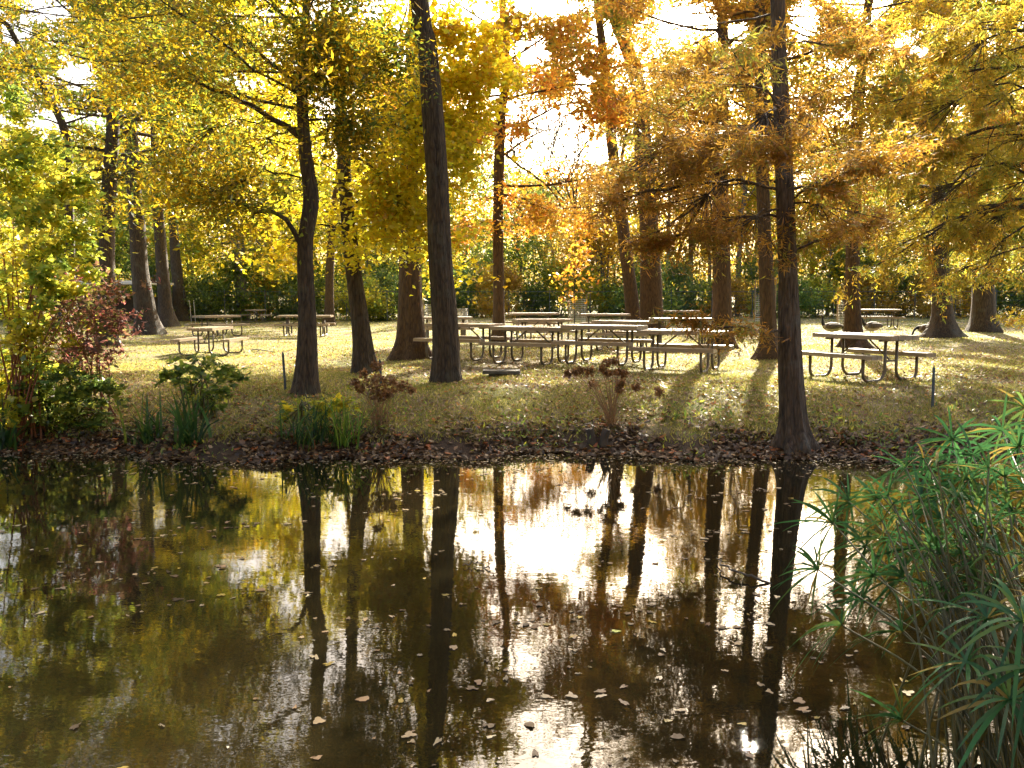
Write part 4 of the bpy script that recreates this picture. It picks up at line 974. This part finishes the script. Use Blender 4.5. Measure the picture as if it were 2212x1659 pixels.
def umbel(c, axis, n, L, W, rs):
    V = []; Q = []; K = 6; m = 0; axis = axis / np.linalg.norm(axis); u = np.cross(axis, [0, 1, .1]); u /= np.linalg.norm(u); v = np.cross(axis, u)
    for i in range(n):
        a = 2 * PI * i / n + rs.normal(0, .15); d = u * math.cos(a) + v * math.sin(a); el = rs.uniform(.1, 1.0); l = L * rs.uniform(.65, 1.15); dr = rs.uniform(.2, .75); sd_ = np.cross(d, axis); w0 = W * rs.uniform(.7, 1.25)
        for k in range(K):
            t = k / (K - 1); p = c + (d * math.cos(el) + axis * math.sin(el)) * l * t + np.array([0, 0, -1]) * l * dr * t * t; w_ = w0 * .5 * (.45 + 1.1 * t if t < .4 else .89 * (1 - ((t - .4) / .6) ** 2)) + .0008
            fold = np.array([0, 0, -.25 * w_]); V += [p - sd_ * w_ + fold, p + sd_ * w_ + fold]
            if k: Q.append((m + 2 * k - 2, m + 2 * k - 1, m + 2 * k + 1, m + 2 * k))
        m += 2 * K
    return np.array(V), np.array(Q), n * (K - 1), K - 1
def sedge_stem(c, n, L, W, b0, r=.0055):
    mid = b0 + (c - b0) * .5 + np.array([.0, 0, .12 * np.linalg.norm(c - b0)]) * rs.uniform(.5, 1.1)
    P = smooth_line([b0 + [0, 0, -.06], mid, c], 14); b = MB(); b.tube(P, np.linspace(r * 1.25, r * .7, 14), 6, False); so_ = b.build('stem', M_GSTEM, sedge, True)
    if n:
        V, Q, nf, k1 = umbel(c, P[-1] - P[-3] + np.array([0, 0, .03]), n, L, W, rs); cols = np.repeat(pick('sedge', n, rs, None, .22), k1, 0)
        link('umbel', raw_mesh('umbel', V, Q, cols), M_SEDGE, so_)
for px, py, Y in HEADS:
    c = at_y(px, py, Y) - sb; b0 = np.array([rs.normal(0, .13) + .06, rs.normal(.1, .14), 0]); sedge_stem(c, int(rs.integers(15, 21)), .29, .0155, b0)
for k in range(52):                                       # inner stems and browned lower umbels
    a = rs.uniform(PI * .35, PI * .72); e = rs.uniform(1.05, 1.45); l = rs.uniform(.6, 1.25); c = np.array([math.cos(a) * math.cos(e) * l, math.sin(a) * math.cos(e) * l + .35, math.sin(e) * l]); b0 = np.array([rs.normal(.05, .16), rs.normal(.1, .16), 0]); sedge_stem(c, 12 if k % 2 == 0 else 0, .2, .01, b0, .0045)

# ------------------------------------------------------------------ grass, weeds, fallen leaves, floating leaves
rs = np.random.default_rng(140)
def lawn_points(n, d0, d1, pw=1.0):
    u = rs.random(n); d = 1 / (1 / d0 ** pw + u * (1 / d1 ** pw - 1 / d0 ** pw)) ** (1 / pw); x = rs.uniform(-.68, .68, n) * d; return x, d
n = 330000; x, y = lawn_points(n, 10.6, 62, 1.1); ok = (y - shore(x) > .45) & (rs.random(n) < .35 + .65 * sm(.3, 2.2, y - shore(x))) & (rs.random(n) > .75 * np.exp(-((x - 1.2) / 3.4) ** 4 - ((y - 18.0 + .5 * (x - 1.2)) / 1.5) ** 2)) & (rs.random(n) > .7 * np.exp(-((x - 6.2) / 1.3) ** 2 - ((y - 15.6) / 1.1) ** 2)) & (np.sin(x * 2.1 + 1.7 * np.sin(y * 1.3)) + np.sin(y * 1.7 - x) + rs.normal(0, 1.0, n) > -1.1); x, y = x[ok], y[ok]; n = len(x)
bk = np.exp(-np.maximum(y - shore(x) - .3, 0) / 1.2); P = np.c_[x, y, zt(x, y) - .004]; a = rs.uniform(0, 2 * PI, n); hh = .028 * rs.uniform(.4, 1.4, n) * (1 + .8 * bk) * (1 + y / 60); ww = .0035 * (1 + y / 9) * rs.uniform(.6, 1.3, n); ln = rs.normal(0, .6, (n, 2)) * hh[:, None]
sx_, sy_ = np.cos(a) * ww, np.sin(a) * ww
V = np.empty((n, 3, 3)); V[:, 0] = P - np.c_[sx_, sy_, np.zeros(n)]; V[:, 1] = P + np.c_[sx_, sy_, np.zeros(n)]; V[:, 2] = P + np.c_[ln, hh]
PAL['lawn'] = [((.25, .25, .035), 4), ((.36, .32, .06), 4), ((.17, .19, .03), 3), ((.44, .35, .11), 4)]
o = link('grass', raw_mesh('grass', V.reshape(-1, 3), np.arange(n * 3).reshape(n, 3), pick('lawn', n, rs)), M_GRASS); tag(o, 'short thin autumn grass over the lawn', 'grass', None, 'stuff')

def flat_leaves(name, P, L, W, cols, tilt, label, cat, m):
    n = len(P); nrm = unit(np.c_[rs.normal(0, tilt, (n, 2)), np.ones(n)]); a = unit(np.cross(nrm, unit(rs.normal(size=(n, 3))))); b = np.cross(nrm, a)
    Ls = (L * rs.uniform(.5, 1.25, n))[:, None]; Ws = (W * rs.uniform(.5, 1.25, n))[:, None]; cu = rs.uniform(.02, .28, (n, 1)) * Ls * (tilt > .1)
    V = np.empty((n, 6, 3)); V[:, 0] = P - a * Ls * .5 + nrm * cu; V[:, 1] = P - a * Ls * .18 + b * Ws * .5 + nrm * cu * .4; V[:, 2] = P + a * Ls * .2 + b * Ws * .42 + nrm * cu * .3; V[:, 3] = P + a * Ls * .5 + nrm * cu; V[:, 4] = P + a * Ls * .2 - b * Ws * .42 + nrm * cu * .5; V[:, 5] = P - a * Ls * .18 - b * Ws * .5 + nrm * cu * .2
    I = np.arange(n)[:, None] * 6; Q = np.concatenate([I + [0, 1, 2, 3], I + [0, 3, 4, 5]]); o = link(name, raw_mesh(name, V.reshape(-1, 3), Q, np.concatenate([cols, cols])), m); tag(o, label, cat, None, 'stuff')
x, y = lawn_points(42000, 11.2, 58, .8); ok = (y - shore(x) > .4) & (np.sin(x * .8 + 1.5 * np.sin(y * .5)) + np.sin(y * 1.3 + .7 * x) + rs.normal(0, 1, len(x)) > -.2); x, y = x[ok], y[ok]
flat_leaves('fallen_leaves', np.c_[x, y, zt(x, y) + .012], .066, .046, pick('litter', len(x), rs), .38, 'dry fallen leaves scattered over the lawn', 'fallen leaves', M_DRY)
n = 19000; x = rs.uniform(-9, 9, n); t = np.abs(rs.normal(.1, .6, n)) - .02; y = shore(x) + t; ok = np.sin(x * 1.9 + 2 * np.sin(t * 2 + x * .7)) + np.sin(x * 4.3 + t * 3) + rs.normal(0, .7, n) > -.75 + 1.0 * (t - .35); x, y = x[ok], y[ok]; n = len(x)
flat_leaves('leaf_litter', np.c_[x, y, np.maximum(zt(x, y), .0) + .012], .085, .055, pick('bank', n, rs), .42, 'thick brown leaf litter covering the muddy bank', 'leaf litter', M_DRY)
n1, n2 = 2600, 800; x1 = rs.uniform(-8, 8, n1); y1 = shore(x1) - np.abs(rs.exponential(.38, n1)) + .03
y2 = rs.uniform(3.3, 10.3, n2 * 2); x2 = rs.uniform(-.66, .66, n2 * 2) * y2; ok = np.sin(x2 * 1.1 + 2.2 * np.sin(y2 * .55)) + np.sin(y2 * 1.5 + .4 * x2) + rs.normal(0, .8, len(x2)) > .1; x2, y2 = x2[ok], y2[ok]
cl = rs.integers(0, 34, len(x2)); cx_, cy_ = rs.uniform(-4.5, 5, 34), rs.uniform(3.6, 9.6, 34); raft = rs.random(len(x2)) < .5; rw_ = rs.normal(0, 1, (len(x2), 2))
x2 = np.where(raft, cx_[cl] + rw_[:, 0] * .3 + .1 * rw_[:, 1], x2); y2 = np.where(raft, cy_[cl] + rw_[:, 1] * .09 + .1 * rw_[:, 0], y2)
x = np.r_[x1, x2]; y = np.r_[y1, y2]
n = len(x); K = 14; th = np.arange(K) * 2 * PI / K; r0 = .0185 * np.clip(np.exp(rs.normal(0, .38, n)), .4, 1.6); r0[:n1] *= .8
lob = 1 + .38 * np.cos(th * 3 + .2)[None] * rs.uniform(.2, 1, (n, 1)) + .22 * np.cos(th * 5 + 1)[None] * rs.uniform(0, 1, (n, 1)) + rs.normal(0, .12, (n, K)); rot = rs.uniform(0, 6.28, n); asp = rs.uniform(.4, .85, (n, 1))
u = r0[:, None] * lob * np.cos(th); v = r0[:, None] * lob * np.sin(th) * asp; cr, sr = np.cos(rot)[:, None], np.sin(rot)[:, None]
V = np.stack([x[:, None] + u * cr - v * sr, y[:, None] + u * sr + v * cr, .003 + np.abs(rs.normal(0, .003, (n, K)))], -1)
o = link('floating_leaves', raw_mesh('floating_leaves', V.reshape(-1, 3), np.arange(n * K).reshape(n, K), pick('float', n, rs, None, .35)), M_DRY); tag(o, 'dry leaves floating on the pond', 'floating leaves', None, 'stuff')
n = 9000; x = rs.uniform(-8.5, 8.5, n); t = rs.uniform(.02, 1.8, n); y = shore(x) + t; ok = np.sin(x * 3.1 + 1) + np.sin(x * 1.3 + t * 3) + rs.normal(0, .7, n) > .9; x, y = x[ok], y[ok]; n = len(x)
P = np.c_[x, y, zt(x, y) + np.abs(rs.normal(0, .09, n)) + .01]
o = link('weeds', leaf_mesh('weeds', P, .065, .02, pick('green', n, rs), -.5, 1.0, rs), M_LEAF); tag(o, 'scattered green weeds along the muddy bank', 'weeds', None, 'stuff')
labs = [o.get('label') for o in ALL if o.get('category') and o.get('kind') != 'stuff']
dup = {l for l in labs if labs.count(l) > 1}; print('DUP', dup); print('LONG', [l for l in labs if l and len(l.split()) > 16])
